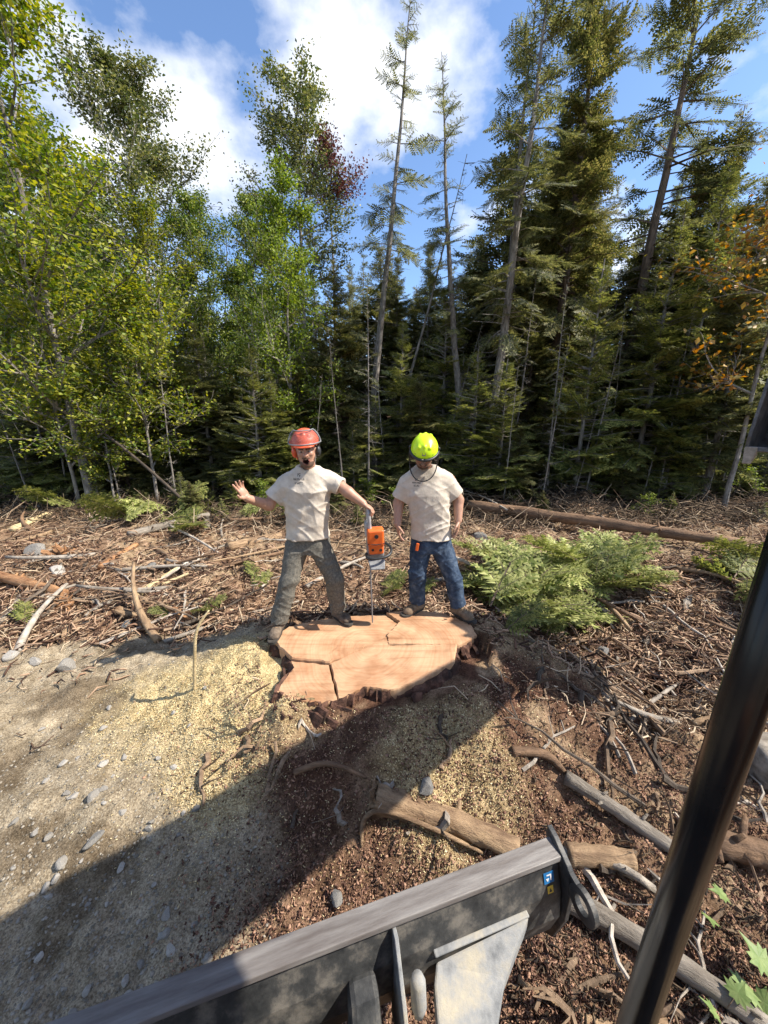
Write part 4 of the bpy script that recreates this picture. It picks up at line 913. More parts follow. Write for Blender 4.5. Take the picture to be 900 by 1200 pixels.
mb = MB(); mb.tube([Q(0.025, 0.086, b0 + 0.105), Q(0.025, 0.097, b0 + 0.105)], 0.012, 12); mb.build('fuel_cap', M['plastic_black'], sw)
# rear handle: white loop above the engine
hl = chaikin([Q(0.005, -0.035, b0 + 0.24), Q(0.0, -0.075, LT - 0.06), Q(0.0, -0.06, LT), Q(0.005, -0.005, LT + 0.025), Q(0.005, 0.035, LT - 0.01), Q(0.01, 0.045, b0 + 0.26)], 3)
mb = MB(); mb.tube(hl, 0.016, 12); mb.build('rear_handle', M['saw_white'], sw, smooth=True)
mb = MB(); mb.tube([Q(0.008, 0.03, LT - 0.07), Q(0.008, 0.012, LT - 0.05), Q(0.008, 0.02, LT - 0.02)], 0.008, 8); mb.build('throttle', M['plastic_black'], sw)
sdf_object('handle_shroud', [rbox(Q(-0.005, -0.01, b0 + 0.27), (0.030, 0.045, 0.07))], 0.006, M['saw_white'], sw)
# front handle bar and hand guard
fh = chaikin([Q(-0.03, 0.03, b0 + 0.04), Q(-0.03, 0.13, b0 + 0.05), Q(0.05, 0.155, b0 + 0.045), Q(0.16, 0.13, b0 + 0.055), Q(0.20, 0.05, b0 + 0.07), Q(0.18, -0.06, b0 + 0.08), Q(0.12, -0.09, b0 + 0.09)], 3)
mb = MB(); mb.tube(fh, 0.0125, 12); mb.build('front_handle', M['plastic_black'], sw, smooth=True)
mb = MB(); mb.prism([Q(-0.02, 0.07, b0 - 0.012), Q(0.13, 0.07, b0 - 0.012), Q(0.12, 0.165, b0 - 0.055), Q(0.0, 0.165, b0 - 0.055)], ax_ * 0.012); mb.build('hand_guard', M['plastic_grey'], sw, bevel=0.004)
mb = MB(); mb.box(Q(0.055, 0.0, b0 - 0.02), (0.12, 0.10, 0.045), Rq); mb.build('muffler', M['steel'], sw, bevel=0.006)
mb = MB(); mb.prism([Q(-0.012, f, a) for f, a in [(-0.05, b0 - 0.02), (0.05, b0 - 0.02), (0.042, b0 - 0.045), (0.028, b0 - 0.02), (0.014, b0 - 0.045), (0, b0 - 0.02), (-0.014, b0 - 0.045), (-0.028, b0 - 0.02), (-0.042, b0 - 0.045)]], rt * 0.005)
mb.build('bumper_spike', M['steel'], sw)

# ------------------------------------------------------------------ logs, sticks, stones
def log_mesh(name, L, r0, r1, bend, seed, m, n=12, seg=14, knots=3, rough=0.12):
    r = np.random.default_rng(seed); mb = MB(); x = np.linspace(-L / 2, L / 2, seg)
    by_ = bend * (1 - (2 * x / L) ** 2) + np.cumsum(r.normal(0, 0.006 * L / seg * 3, seg)); bz_ = np.cumsum(r.normal(0, 0.003 * L / seg * 3, seg))
    mb.tube(np.stack([x, by_, bz_], 1), np.linspace(r0, r1, seg) * (1 + r.normal(0, 0.05, seg)), n, rough, r)
    for k in range(knots):
        i = r.integers(1, seg - 1); t = r.uniform(0.2, 2.9); d = np.array([r.uniform(-.4, .6), math.cos(t), math.sin(t)]); rr = np.interp(x[i], x, np.linspace(r0, r1, seg))
        p = np.array([x[i], by_[i], bz_[i]]); mb.tube([p, p + d * (rr + r.uniform(0.3, 1.2) * rr)], [rr * 0.35, rr * 0.16], 6)
    return raw_mesh(name, mb.v, mb.f, m, n > 6)
def lay(o, a, b, r=0.0, lift=0.0):
    """lay an object modelled along x from ground point a to b"""
    a = np.asarray(a, float); b = np.asarray(b, float); d = b - a; c = (a + b) / 2 + np.array([0, 0, r + lift])
    o.location = c; o.rotation_mode = 'QUATERNION'; o.rotation_quaternion = Vector(d).to_track_quat('X', 'Z'); return o
def placed_log(name, pa, pb, ra, rb, m, label, cat, bend=0.03, seed=1, za=0.0, zb=0.0, n=12, knots=3, sink=0.3, rough=0.12):
    a = gp(*pa) + [0, 0, za]; b = gp(*pb) + [0, 0, zb]; L = np.linalg.norm(b - a)
    o = link(name, log_mesh(name, L, ra, rb, bend * L, seed, m, n=n, knots=knots, seg=18, rough=rough)); lay(o, a, b, (ra + rb) / 2 * (1 - sink)); tag(o, label, cat); return o
placed_log('log', (548, 602), (872, 652), 0.135, 0.08, M['log_brown'], 'long brown fallen log lying along the forest edge on the right', 'log', 0.02, 3, za=0.12, zb=0.10)
placed_log('log', (268, 645), (328, 632), 0.085, 0.08, M['log_tan'], 'short pale log with a round sawn end behind the yelling person', 'log', 0.0, 4)
placed_log('log', (382, 626), (446, 612), 0.06, 0.045, M['log_tan'], 'slim pale log lying behind the chainsaw', 'log', 0.02, 5)
placed_log('log', (152, 630), (246, 608), 0.075, 0.045, M['log_grey'], 'grey weathered log with a broken end in the slash on the left', 'log', 0.03, 6, zb=0.05)
placed_log('log', (16, 624), (95, 594), 0.07, 0.05, M['wood_pale'], 'pale yellow debarked log at the forest edge far left', 'log', 0.02, 7, zb=0.1)
placed_log('log', (24, 612), (96, 575), 0.05, 0.035, M['log_grey'], 'thin grey pole above the pale log at far left', 'log', 0.02, 8, zb=0.35)
placed_log('log', (-40, 672), (76, 700), 0.075, 0.06, M['log_orange'], 'split orange brown log at the left edge with a splintered end', 'log', 0.02, 9)
placed_log('log', (118, 668), (160, 640), 0.05, 0.04, M['log_orange'], 'short orange brown log in front of the grey weathered log', 'log', 0.02, 10)
placed_log('split_wood', (156, 703), (210, 672), 0.045, 0.025, M['wood_pale'], 'pale yellow split piece of wood pointing up the slash', 'wood', 0.01, 11, zb=0.06, n=6, knots=0)
placed_log('split_wood', (178, 692), (222, 678), 0.030, 0.018, M['wood_pale'], 'smaller pale split piece beside the larger yellow one', 'wood', 0.01, 12, zb=0.05, n=6, knots=0)
placed_log('log', (440, 940), (606, 1000), 0.080, 0.055, M['log_tan'], 'peeled tan root log lying just behind the dozer blade', 'log', 0.03, 13, za=0.0, knots=1, sink=0.7, rough=0.34)
placed_log('log', (664, 1004), (742, 1012), 0.055, 0.045, M['log_tan'], 'short tan log stub poking out past the end of the blade', 'log', 0.02, 14, knots=0, sink=0.6)
placed_log('log', (662, 914), (800, 1008), 0.042, 0.036, M['log_grey'], 'straight grey pole lying right of the peeled root log', 'log', 0.02, 15)
placed_log('log', (645, 1050), (905, 1215), 0.050, 0.040, M['log_grey'], 'grey pole running under the black post to the lower right corner', 'log', 0.04, 16)
placed_log('bark_wood', (800, 985), (900, 1010), 0.085, 0.07, M['log_brown'], 'dark flat piece of bark wood behind the black post', 'wood', 0.0, 17, n=7)
placed_log('log', (868, 905), (985, 905), 0.17, 0.15, M['log_grey'], 'thick dark grey log end beyond the black post at the right edge', 'log', 0.0, 18)
placed_log('stick', (590, 672), (748, 660), 0.022, 0.014, M['bark_white'], 'white birch stick lying right of the cut green boughs', 'stick', 0.02, 19)
placed_log('stick', (715, 706), (890, 724), 0.020, 0.012, M['stick_grey'], 'long pale stick crossing the slash near the right edge', 'stick', 0.02, 20)
placed_log('stick', (686, 790), (722, 838), 0.022, 0.016, M['stick_grey'], 'short stout grey stick at the edge of the shadow right of the stump', 'stick', 0.02, 21)
placed_log('stick', (738, 845), (800, 800), 0.018, 0.012, M['stick_grey'], 'pale stick slanting up beside the grey stout stick', 'stick', 0.02, 22)
placed_log('stick', (820, 850), (775, 830), 0.012, 0.008, M['bark_white'], 'small white forked stick close to the black post', 'stick', 0.08, 23)
placed_log('stick', (38, 748), (118, 734), 0.020, 0.014, M['log_brown'], 'brown stick along the edge of the dirt on the left', 'stick', 0.04, 24)
placed_log('stick', (200, 622), (256, 650), 0.022, 0.014, M['stick_grey'], 'grey stick leaning off the weathered log', 'stick', 0.02, 25, za=0.08)
placed_log('pole', (392, 520), (470, 560), 0.045, 0.03, M['log_grey'], 'fallen grey pole leaning behind the two people', 'pole', 0.02, 26, za=0.55, zb=0.1)
placed_log('pole', (242, 612), (238, 600), 0.03, 0.02, M['stick_dark'], 'short dark snag at the foot of the leaning pole', 'pole', 0.02, 27)
# free standing bent sticks given by 3-D points
def bent(name, pts, rs, m, label, cat, n=8, jit=0.1):
    pts = chaikin(pts, 2); rs = np.interp(np.linspace(0, 1, len(pts)), np.linspace(0, 1, len(rs)), rs); mb = MB(); mb.tube(pts, rs, n, jit, np.random.default_rng(3))
    o = mb.build(name, m, None, True, origin=pts[0]); return tag(o, label, cat)
b0_ = gp(226, 808); yb = b0_[1]
bent('upright_stick', [b0_ - [0, 0, 0.1], at(228, 770, yb), at(229, 737, yb), at(245, 715, yb + 0.05)], [0.012, 0.014, 0.012, 0.006], M['wood_pale'], 'pale stick standing upright in the yellow sawdust', 'stick')
b1_ = gp(236, 606); bent('leaning_pole', [b1_, at(170, 545, b1_[1] + 0.3), at(100, 490, b1_[1] + 0.6)], [0.035, 0.03, 0.018], M['stick_dark'], 'thin dark dead pole leaning to the left at the forest edge', 'pole')
r0_ = gp(424, 992); bent('root', [r0_, gp(424, 968) + [0, 0, 0.06], gp(445, 960) + [0, 0, .09], gp(500, 978) + [0, 0, 0.07], gp(565, 1002) + [0, 0, 0.02]], [0.008, 0.013, 0.014, 0.013, 0.008], M['log_tan'], 'thin curved root looping in front of the peeled root log', 'root')
bent('root', [gp(345, 905), gp(385, 898) + [0, 0, 0.05], gp(430, 912)], [0.02, 0.016, 0.006], M['log_brown'], 'dark bent root in the shadow below the stump', 'root')
bent('root', [gp(600, 880), gp(640, 890) + [0, 0, 0.06], gp(662, 905)], [0.03, 0.028, 0.015], M['log_brown'], 'dark bark covered root on the sunny slope right of the stump', 'root')
# torn root ends
rg = np.random.default_rng(8)
def splinter(px, py, label, s=1.0, m='log_orange'):
    b = gp(px, py); mb = MB()
    for k in range(15):
        d = np.array([rg.normal(0, .5), rg.normal(0, .4), rg.uniform(0.1, .9)]); d /= np.linalg.norm(d); L = rg.uniform(0.08, 0.24) * s
        mb.tube([b - d * 0.04 + rg.normal(0, 0.03 * s, 3), b + d * L * 0.6, b + d * L + rg.normal(0, 0.02, 3)], [0.045 * s, 0.03 * s, 0.004], 5, 0.4, rg)
    tag(mb.build('torn_root', M[m], None, origin=b), label, 'root')
splinter(76, 652, 'torn dark orange root mass behind the pale boulder on the left', 1.2)
splinter(74, 712, 'splintered orange root end at the tip of the split log', 0.9)
splinter(160, 678, 'small torn root between the split pieces of wood', 0.6, 'log_brown')
splinter(440, 938, 'torn mossy end of the peeled root log in front of the stump', 0.45, 'log_tan')
splinter(815, 800, 'dark torn root sticking up beside the black post', 0.7, 'stick_dark')

# stones
def stone_mesh(seed, m, sub=2):
    import bmesh
    bm = bmesh.new(); bmesh.ops.create_icosphere(bm, subdivisions=sub, radius=1.0); r = np.random.default_rng(seed)
    pl = [(np.array(v) / np.linalg.norm(v), r.uniform(0.55, 0.95)) for v in r.normal(0, 1, (11, 3))]
    for v in bm.verts:
        p = np.array(v.co)
        for nrm, dd in pl:
            e = p @ nrm - dd
            if e > 0: p = p - nrm * e * 0.92
        v.co = p * (1 + r.normal(0, 0.012))
    me = bpy.data.meshes.new('stone'); bm.to_mesh(me); bm.free(); me.materials.append(m); return me
SM = [stone_mesh(100 + i, M['stone'], 3) for i in range(5)] + [stone_mesh(200 + i, M['stone_dark'], 3) for i in range(3)]
def stone(px, py, w, label, k=0, group=None, flat=0.65, asp=0.75, yaw=None, sink=0.25, name='stone'):
    p = gp(px, py); s = w / 2; o = link(name, SM[k], None, (p[0], p[1], p[2] + s * flat * (1 - sink) - s * flat * 0.3), (random.uniform(-.2, .2), random.uniform(-.2, .2), random.uniform(0, 6.28) if yaw is None else yaw), (s, s * asp, s * flat))
    return tag(o, label, 'rock', group)
stone(563, 634, 0.32, 'grey boulder at the end of the long brown fallen log', 5, flat=0.8, name='boulder')
stone(45, 652, 0.42, 'large pale boulder in the slash on the left', 0, flat=0.7, name='boulder')
stone(68, 672, 0.26, 'pale flat rock below the large boulder on the left', 1, name='boulder')
stone(78, 784, 0.19, 'blocky pale stone at the tip of the cast shadow', 1, flat=0.8)
stone(42, 778, 0.13, 'rounded stone left of the blocky pale one', 2, flat=0.8); stone(14, 770, 0.15, 'stone near the left edge on the dirt bank', 3)
stone(178, 665, 0.16, 'dark stone beside the split pieces of wood', 5); stone(150, 735, 0.14, 'dark stone at the edge of the slash left of the upright stick', 6, flat=0.9)
stone(706, 768, 0.20, 'dark angular rock on the slope right of the stump', 7, flat=0.7)
stone(110, 934, 0.095, 'pale pointed stone in the middle of the dirt', 0, flat=0.5); stone(73, 1012, 0.085, 'white stone near the shadow edge lower left', 0, flat=0.55)
stone(110, 985, 0.12, 'grey flat oval stone half buried at the shadow edge', 5, flat=0.35, asp=0.5); stone(121, 896, 0.075, 'oval stone beside the crumbled rut', 2, flat=0.45)
stone(395, 1055, 0.09, 'dark stone lying just behind the middle of the blade', 6, flat=0.7); stone(500, 925, 0.12, 'dark lump of stone lying above the peeled root log', 6, flat=0.7)
stone(230, 948, 0.05, 'small dark stone on the sunlit sawdust', 5); stone(142, 1018, 0.06, 'small stone in the shadow below the oval flat stone', 2)
rg = np.random.default_rng(23)
for k in range(58):
    px, py = rg.uniform(0, 260), rg.uniform(765, 1190)
    if px > 250 - (py - 765) * 0.15 and py < 980: continue
    stone(px, py, rg.uniform(0.028, 0.065), 'small stone scattered on the bare dirt at lower left', int(rg.integers(0, 5)), 'small stones on the dirt', flat=rg.uniform(0.4, 0.75))

# sticks strewn in the slash: individuals that share a few meshes
def stick_mesh(seed, m, n=6):
    r = np.random.default_rng(seed); mb = MB(); L = 1.0; x = np.linspace(-.5, .5, 7)
    y = np.cumsum(r.normal(0, 0.022, 7)); z = np.cumsum(r.normal(0, 0.014, 7)); P = np.stack([x, y - y.mean(), z - z.mean()], 1)
    mb.tube(P, np.linspace(0.017, 0.006, 7), n, 0.25, r)
    for k in range(r.integers(1, 4)):
        i = r.integers(2, 6); d = np.array([r.uniform(.3, .9), r.choice([-1, 1]) * r.uniform(.3, .8), r.uniform(-.05, .5)]); l = r.uniform(0.12, 0.38); q = P[i] + d * l
        mb.tube([P[i], (P[i] + q) / 2 + r.normal(0, 0.012, 3), q], [0.008, 0.006, 0.0025], 4)
    return raw_mesh('stick', mb.v, mb.f, m)
TONE = ['stick_brown', 'stick_grey', 'stick_brown', 'stick_dark']
STK = [stick_mesh(300 + i, M[TONE[i % 4]]) for i in range(14)]
zones = [(75, (-10, 330, 590, 742), (0.35, 1.2), 'broken stick strewn in the slash on the left behind the dirt', 'sticks in the slash on the left'),
         (45, (380, 720, 590, 700), (0.3, 1.0), 'broken stick strewn on the ground behind the two people', 'sticks behind the two people'),
         (85, (600, 900, 640, 900), (0.25, 1.0), 'broken stick strewn on the slope between the stump and the black post', 'sticks on the slope right of the stump'),
         (22, (640, 900, 900, 1200), (0.2, 0.5), 'broken stick lying in the shade around the black post', 'sticks in the shade around the post'),
         (14, (230, 560, 830, 1000), (0.15, 0.4), 'broken stick on the bark covered mound below the stump', 'sticks on the mound below the stump'),
         (40, (20, 880, 560, 605), (0.8, 2.2), 'dead branch lying along the edge of the forest', 'dead branches along the forest edge')]
for cnt, (x0, x1, y0, y1), (l0, l1), lab, grp in zones:
    for k in range(cnt):
        p = gp(rg.uniform(x0, x1), rg.uniform(y0, y1))
        if stump_r(p[0], p[1]) < 1.12 or p[1] > 12: continue
        L = rg.uniform(l0, l1) ** 1.1; th = rg.uniform(0, 6.28); d = np.array([math.cos(th), math.sin(th)]) * L / 2
        if stump_r(p[0] + d[0], p[1] + d[1]) < 1.1 or stump_r(p[0] - d[0], p[1] - d[1]) < 1.1: continue
        a = np.array([*(p[:2] - d), hz(*(p[:2] - d)) + max(0, rg.normal(0.01, 0.05)) * L]); b = np.array([*(p[:2] + d), hz(*(p[:2] + d)) + max(0, rg.normal(0.02, 0.09)) * L])
        ki = int(rg.integers(0, len(STK))); o = link('stick', STK[ki]); lay(o, a, b, 0.008); f = rg.uniform(0.7, 1.5) * (0.55 + 0.5 / max(L, 0.45)) ; o.scale = (L, L * 0.5 + 0.5 * f, L * 0.4 + 0.6 * f); mid_l, mid_h = (l0 + (l1 - l0) * 0.33, l0 + (l1 - l0) * 0.66); lb = ('short ' if L < mid_l else 'long ' if L > mid_h else 'medium ') + TONE[ki % 4].split('_')[1] + ' ' + lab; tag(o, lb, 'stick', grp + ', ' + lb.split(' ')[0] + ' ' + lb.split(' ')[1])

# stout branches and slabs of bark that make the slash rough
BR = [log_mesh('branch', 1.0, 0.030, 0.014, 0.06, 500 + i, M[['log_grey', 'log_brown', 'log_tan', 'stick_grey'][i % 4]], n=8, seg=9, knots=4) for i in range(8)]
def slab_mesh(seed, m):
    r = np.random.default_rng(seed); n = 9; t = np.linspace(0, 2 * np.pi, n, endpoint=False); rad = r.uniform(0.6, 1.0, n)
    P_ = np.stack([np.cos(t) * rad * 0.5, np.sin(t) * rad * 0.2, 0.06 * np.cos(t * 2 + r.random())], 1); mb = MB(); mb.prism(P_, (0, 0, 0.06)); return raw_mesh('bark_piece', mb.v, mb.f, m)
SL = [slab_mesh(600 + i, M[['log_brown', 'log_orange', 'log_tan', 'log_grey'][i % 4]]) for i in range(8)]
TN = ['grey', 'brown', 'tan', 'pale']; TS = ['brown', 'orange', 'tan', 'grey']
for cnt, (x0, x1, y0, y1), txt in ((20, (-10, 320, 600, 735), 'in the slash on the left'), (14, (380, 560, 600, 690), 'on the ground behind the two people'), (15, (600, 900, 640, 880), 'on the slope right of the stump'), (2, (640, 900, 880, 1180), 'in the shade around the black post')):
    for k in range(cnt * 2):
        p = gp(rg.uniform(x0, x1), rg.uniform(y0, y1))
        if stump_r(p[0], p[1]) < 1.9 or p[1] > 9.5: continue
        th = rg.uniform(0, 6.28); ki = int(rg.integers(0, 8))
        if k % 2:
            L = rg.uniform(0.5, 1.7) if p[1] > 3 else rg.uniform(0.3, 0.8); d = np.array([math.cos(th), math.sin(th)]) * L / 2; a = np.array([*(p[:2] - d), hz(*(p[:2] - d))]); b = np.array([*(p[:2] + d), hz(*(p[:2] + d)) + abs(rg.normal(0, 0.12)) * L])
            if min(stump_r(*a[:2]), stump_r(*b[:2])) < 1.3: continue
            o = link('branch', BR[ki]); lay(o, a, b, 0.015); f = rg.uniform(0.7, 1.5); o.scale = (L, f, f); sz = 'long' if L > 1.1 else 'short'; tag(o, f'{sz} stout {TN[ki % 4]} branch lying {txt}', 'branch', f'{sz} stout {TN[ki % 4]} branches {txt}')
        else:
            s = rg.uniform(0.14, 0.45) if p[1] > 3 else rg.uniform(0.08, 0.2); o = link('bark_piece', SL[ki], None, (p[0], p[1], p[2] + 0.02), (rg.normal(0, .3), rg.normal(0, .25), th), (s * 1.3, s, s)); sz = 'large' if s > 0.3 else 'small'
            tag(o, f'{sz} {TS[ki % 4]} slab of bark {txt}', 'bark', f'{sz} {TS[ki % 4]} bark slabs {txt}')

# litter, chips and pebbles that nobody could count
def strips(name, n, sampler, lrange, wrange, m, seed, tilt=0.25, lift=0.012, label='', cat='litter', sides=3):
    r = np.random.default_rng(seed); X, Y = sampler(r, n); n = len(X); Zg = H(X, Y)
    L = r.uniform(0, 1, n) ** 1.8 * (lrange[1] - lrange[0]) + lrange[0]; W = r.uniform(*wrange, n); th = r.uniform(0, 2 * np.pi, n); ph = r.normal(0, tilt, n)
    d = np.stack([np.cos(th) * np.cos(ph), np.sin(th) * np.cos(ph), np.sin(ph)], 1); s = np.stack([-np.sin(th), np.cos(th), r.normal(0, 0.35, n)], 1); u = np.cross(d, s)
    c = np.stack([X, Y, Zg + r.uniform(-0.004, lift, n) + 0.35 * L * np.abs(np.sin(ph))], 1)
    bend = (u * r.normal(0, 0.12, n)[:, None] + s * r.normal(0, 0.15, n)[:, None]) * L[:, None]
    V = np.empty((n, 9, 3)); offs = [(0, 0.5), (-0.5, -0.3), (0.5, -0.3)]
    for j, t in enumerate((-0.5, 0.0, 0.5)):
        ctr = c + d * (L * t)[:, None] + (bend if j == 1 else 0); w = W * (1.0 if j < 2 else 0.6)
        for k, (a, b) in enumerate(offs): V[:, j * 3 + k] = ctr + s * (a * w)[:, None] + u * (b * w)[:, None]
    base = (np.arange(n) * 9)[:, None, None]
    T_ = []
    for j in (0, 1):
        for k in range(3):
            k2 = (k + 1) % 3; T_ += [(j * 3 + k, j * 3 + k2, (j + 1) * 3 + k2), (j * 3 + k, (j + 1) * 3 + k2, (j + 1) * 3 + k)]
    Fc = (base + np.array(T_)[None]).reshape(-1, 3)
    o = link(name, raw_mesh(name, V.reshape(-1, 3), Fc, m)); return tag(o, label, cat, kind='stuff')
def ground_sampler(x0, x1, y0, y1, want):
    """uniform in the picture rather than on the ground, so that litter thins with distance"""
    def f(r, n):
        px = r.uniform(x0, x1, n * 3); py = r.uniform(y0, y1, n * 3)
        d0 = (px - 450) / F_PX; yy = (600 - py) / F_PX; t = (0.1 - CAM_H) / (yy * CP - SP); X = d0 * t; Y = (CP + yy * SP) * t
        k = (Y > 0.5) & (Y < 13) & (stump_r(X, Y) > 1.03); X, Y = X[k], Y[k]; w = want(X, Y, r); k = r.random(len(X)) < w; return X[k][:n], Y[k][:n]
    return f
def w_slash(X, Y, r):
    d_, s_, f_, e_ = ground_fields(X, Y); return np.clip(1 - d_ * 0.97 - s_ * 0.6, 0, 1) * (1 - 0.82 * sstep(2.6, 1.6, stump_r(X, Y)) * (Y < 3.4))
def w_mound(X, Y, r):
    d_, s_, f_, e_ = ground_fields(X, Y); return np.clip(1 - d_ * 0.9, 0, 1) * (Y < 3.3) * np.clip(0.2 + fbm(X * 4.5, Y * 4.5, 130, 3) * 1.2 - 0.35, 0.1, 1)
def w_saw(X, Y, r):
    d_, s_, f_, e_ = ground_fields(X, Y); return np.clip(s_ * 1.0 + 0.10 * sstep(2.9, 1.2, stump_r(X, Y)), 0, 1)
def w_dirt(X, Y, r):
    d_, s_, f_, e_ = ground_fields(X, Y); return np.clip(d_ - 0.7 * s_ + 0.05, 0, 1)
def w_back(X, Y, r): return (Y > 3.2) * np.clip(0.3 + fbm(X * 2, Y * 2, 33, 3) - 0.1, 0, 1)
strips('bark_litter', 21000, ground_sampler(-60, 960, 596, 800, w_slash), (0.03, 0.24), (0.005, 0.022), M['litter_red'], 1, 0.25, 0.045, 'red brown bark and twig litter covering the slash')
strips('straw_litter', 7500, ground_sampler(-60, 960, 600, 900, lambda X, Y, r: w_slash(X, Y, r) * (Y > 2.2)), (0.03, 0.26), (0.004, 0.012), M['litter_tan'], 2, 0.28, 0.05, 'tan splinters and dead twigs over the slash')
strips('dark_litter', 3500, ground_sampler(600, 960, 640, 1230, w_slash), (0.012, 0.075), (0.004, 0.010), M['litter_dark'], 3, 0.25, 0.02, 'dark bark bits on the slope right of the stump')
strips('bark_chips', 40000, ground_sampler(180, 960, 790, 1230, w_mound), (0.004, 0.026), (0.003, 0.009), M['chip_red'], 4, 0.5, 0.012, 'red brown bark chips on the mound below the stump')
strips('sawdust_chips', 75000, ground_sampler(60, 900, 740, 1230, w_saw), (0.004, 0.017), (0.003, 0.006), M['chip_pale'], 5, 0.5, 0.008, 'pale saw chips around the stump')
strips('forest_litter', 12000, ground_sampler(-100, 1000, 545, 625, w_back), (0.10, 0.8), (0.006, 0.020), M['litter_dark'], 6, 0.35, 0.12, 'dead twigs and brush at the forest edge')
strips('pale_brush', 2600, ground_sampler(-100, 1000, 548, 640, w_back), (0.15, 0.8), (0.005, 0.012), M['litter_tan'], 7, 0.45, 0.16, 'pale dry twigs at the forest edge')
def pebbles(name, n, sampler, rr, m, seed, label):
    r = np.random.default_rng(seed); X, Y = sampler(r, n); n = len(X); Z = H(X, Y); R_ = rr[0] + (rr[1] - rr[0]) * r.random(n) ** 2.5
    base = np.array([[1, 0, 0], [0, 1, 0], [-1, 0, 0], [0, -1, 0], [0, 0, 1], [0, 0, -1], [.7, .7, .6], [-.7, -.6, .6], [.6, -.7, .5], [-.6, .7, .5]], float)
    V = base[None] * R_[:, None, None] * r.uniform(0.65, 1.25, (n, 10, 1)) * np.stack([np.ones(n), r.uniform(.6, 1, n), r.uniform(.4, .8, n)], 1)[:, None, :]
    th = r.uniform(0, 6.28, n); c, s = np.cos(th)[:, None], np.sin(th)[:, None]; V = np.stack([V[..., 0] * c - V[..., 1] * s, V[..., 0] * s + V[..., 1] * c, V[..., 2]], -1)
    V += np.stack([X, Y, Z + R_ * 0.15], 1)[:, None, :]
    T_ = np.array([(0, 6, 4), (6, 1, 4), (1, 9, 4), (9, 2, 4), (2, 7, 4), (7, 3, 4), (3, 8, 4), (8, 0, 4), (0, 1, 6), (1, 2, 9), (2, 3, 7), (3, 0, 8)])
    o = link(name, raw_mesh(name, V.reshape(-1, 3), ((np.arange(n) * 10)[:, None, None] + T_[None]).reshape(-1, 3), m)); tag(o, label, 'gravel', kind='stuff')
pebbles('gravel', 6000, ground_sampler(-60, 420, 735, 1230, w_dirt), (0.002, 0.012), M['pebble'], 9, 'loose gravel on the bare dirt')
pebbles('bark_crumbs', 9000, ground_sampler(150, 960, 780, 1230, w_mound), (0.003, 0.013), M['chip_red'], 10, 'dark bark crumbs on the mound below the stump')

# ------------------------------------------------------------------ trees
def fishbone(B_, D_, N_, L_, W_, k=4, droop=0.0):
    """needle sprays: B base, D direction, N plane normal, L length, W half width of each twig -> triangles"""
    n = len(B_); S_ = np.cross(D_, N_); S_ /= np.linalg.norm(S_, axis=1)[:, None] + 1e-9; tri = []
    for j in range(k):
        f = (j + 0.2) / k; p = B_ + D_ * (L_ * f)[:, None]; q = B_ + D_ * (L_ * (f + 0.75 / k))[:, None]; w = (W_ * (1.05 - 0.75 * f))[:, None]
        for s in (-1, 1):
            tip_ = (p + q) / 2 + D_ * (0.55 * w) + S_ * (s * w) - N_ * (0.10 * w); tri.append(np.stack([p, q, tip_], 1))
    p = B_ + D_ * (L_ * 0.8)[:, None]; w = (W_ * 0.16)[:, None]
    tri.append(np.stack([p - S_ * w, p + S_ * w, B_ + D_ * (L_ * 1.1)[:, None]], 1))
    return np.concatenate(tri, 0)
def unit(v): return v / (np.linalg.norm(v, axis=-1, keepdims=True) + 1e-9)
def bough(r, start, az, pitch0, L, droop, spacing, tl, curl_up=0.0, wood=None, r0=0.012, skip=0.2):
    """one flat conifer branch with side twigs; returns arrays for fishbone"""
    n = 6; t = np.linspace(0, 1, n); pit = pitch0 - droop * np.sin(t * 2.2) + curl_up * t ** 2
    d = np.stack([np.cos(az) * np.cos(pit), np.sin(az) * np.cos(pit), np.sin(pit)], 1) * (L / (n - 1)); P = start + np.vstack([np.zeros(3), np.cumsum(d[:-1], 0)])
    if wood is not None: wood.tube(P[[0, 2, 5]], [r0, r0 * 0.65, 0.002], 3)
    m = max(3, int(L * (1 - skip) / spacing)); f = np.linspace(skip, 1.0, m) ** 0.9; f = np.repeat(f, 2); sgn = np.tile([-1, 1], m)
    B_ = np.stack([np.interp(f, t, P[:, i]) for i in range(3)], 1); Dm = unit(np.stack([np.interp(f, t, d[:, i]) for i in range(3)], 1))
    rl = r.normal(0, 0.35); hs = np.array([-np.sin(az) * np.cos(rl), np.cos(az) * np.cos(rl), np.sin(rl)]); Nn = unit(np.cross(Dm, hs)); Nn *= np.sign(Nn[:, 2:3] + 1e-6)
    a = r.normal(0.95, 0.18, len(f)); D_ = unit(Dm * np.cos(a)[:, None] + hs * (sgn * np.sin(a))[:, None] + np.array([0, 0, 1]) * r.normal(-0.08, 0.16, len(f))[:, None])
    ln = tl * (0.35 + 0.75 * np.sin(np.clip((1 - f) * 1.15 + 0.12, 0, 1) * np.pi / 2)) * r.uniform(0.6, 1.25, len(f)) * np.clip(L / 0.8, 0.45, 1.2)
    Nn = unit(Nn + r.normal(0, 0.25, Nn.shape))
    return B_, D_, Nn, ln
def tri_mesh(name, T_, m): return raw_mesh(name, T_.reshape(-1, 3), np.arange(len(T_) * 3).reshape(-1, 3), m)
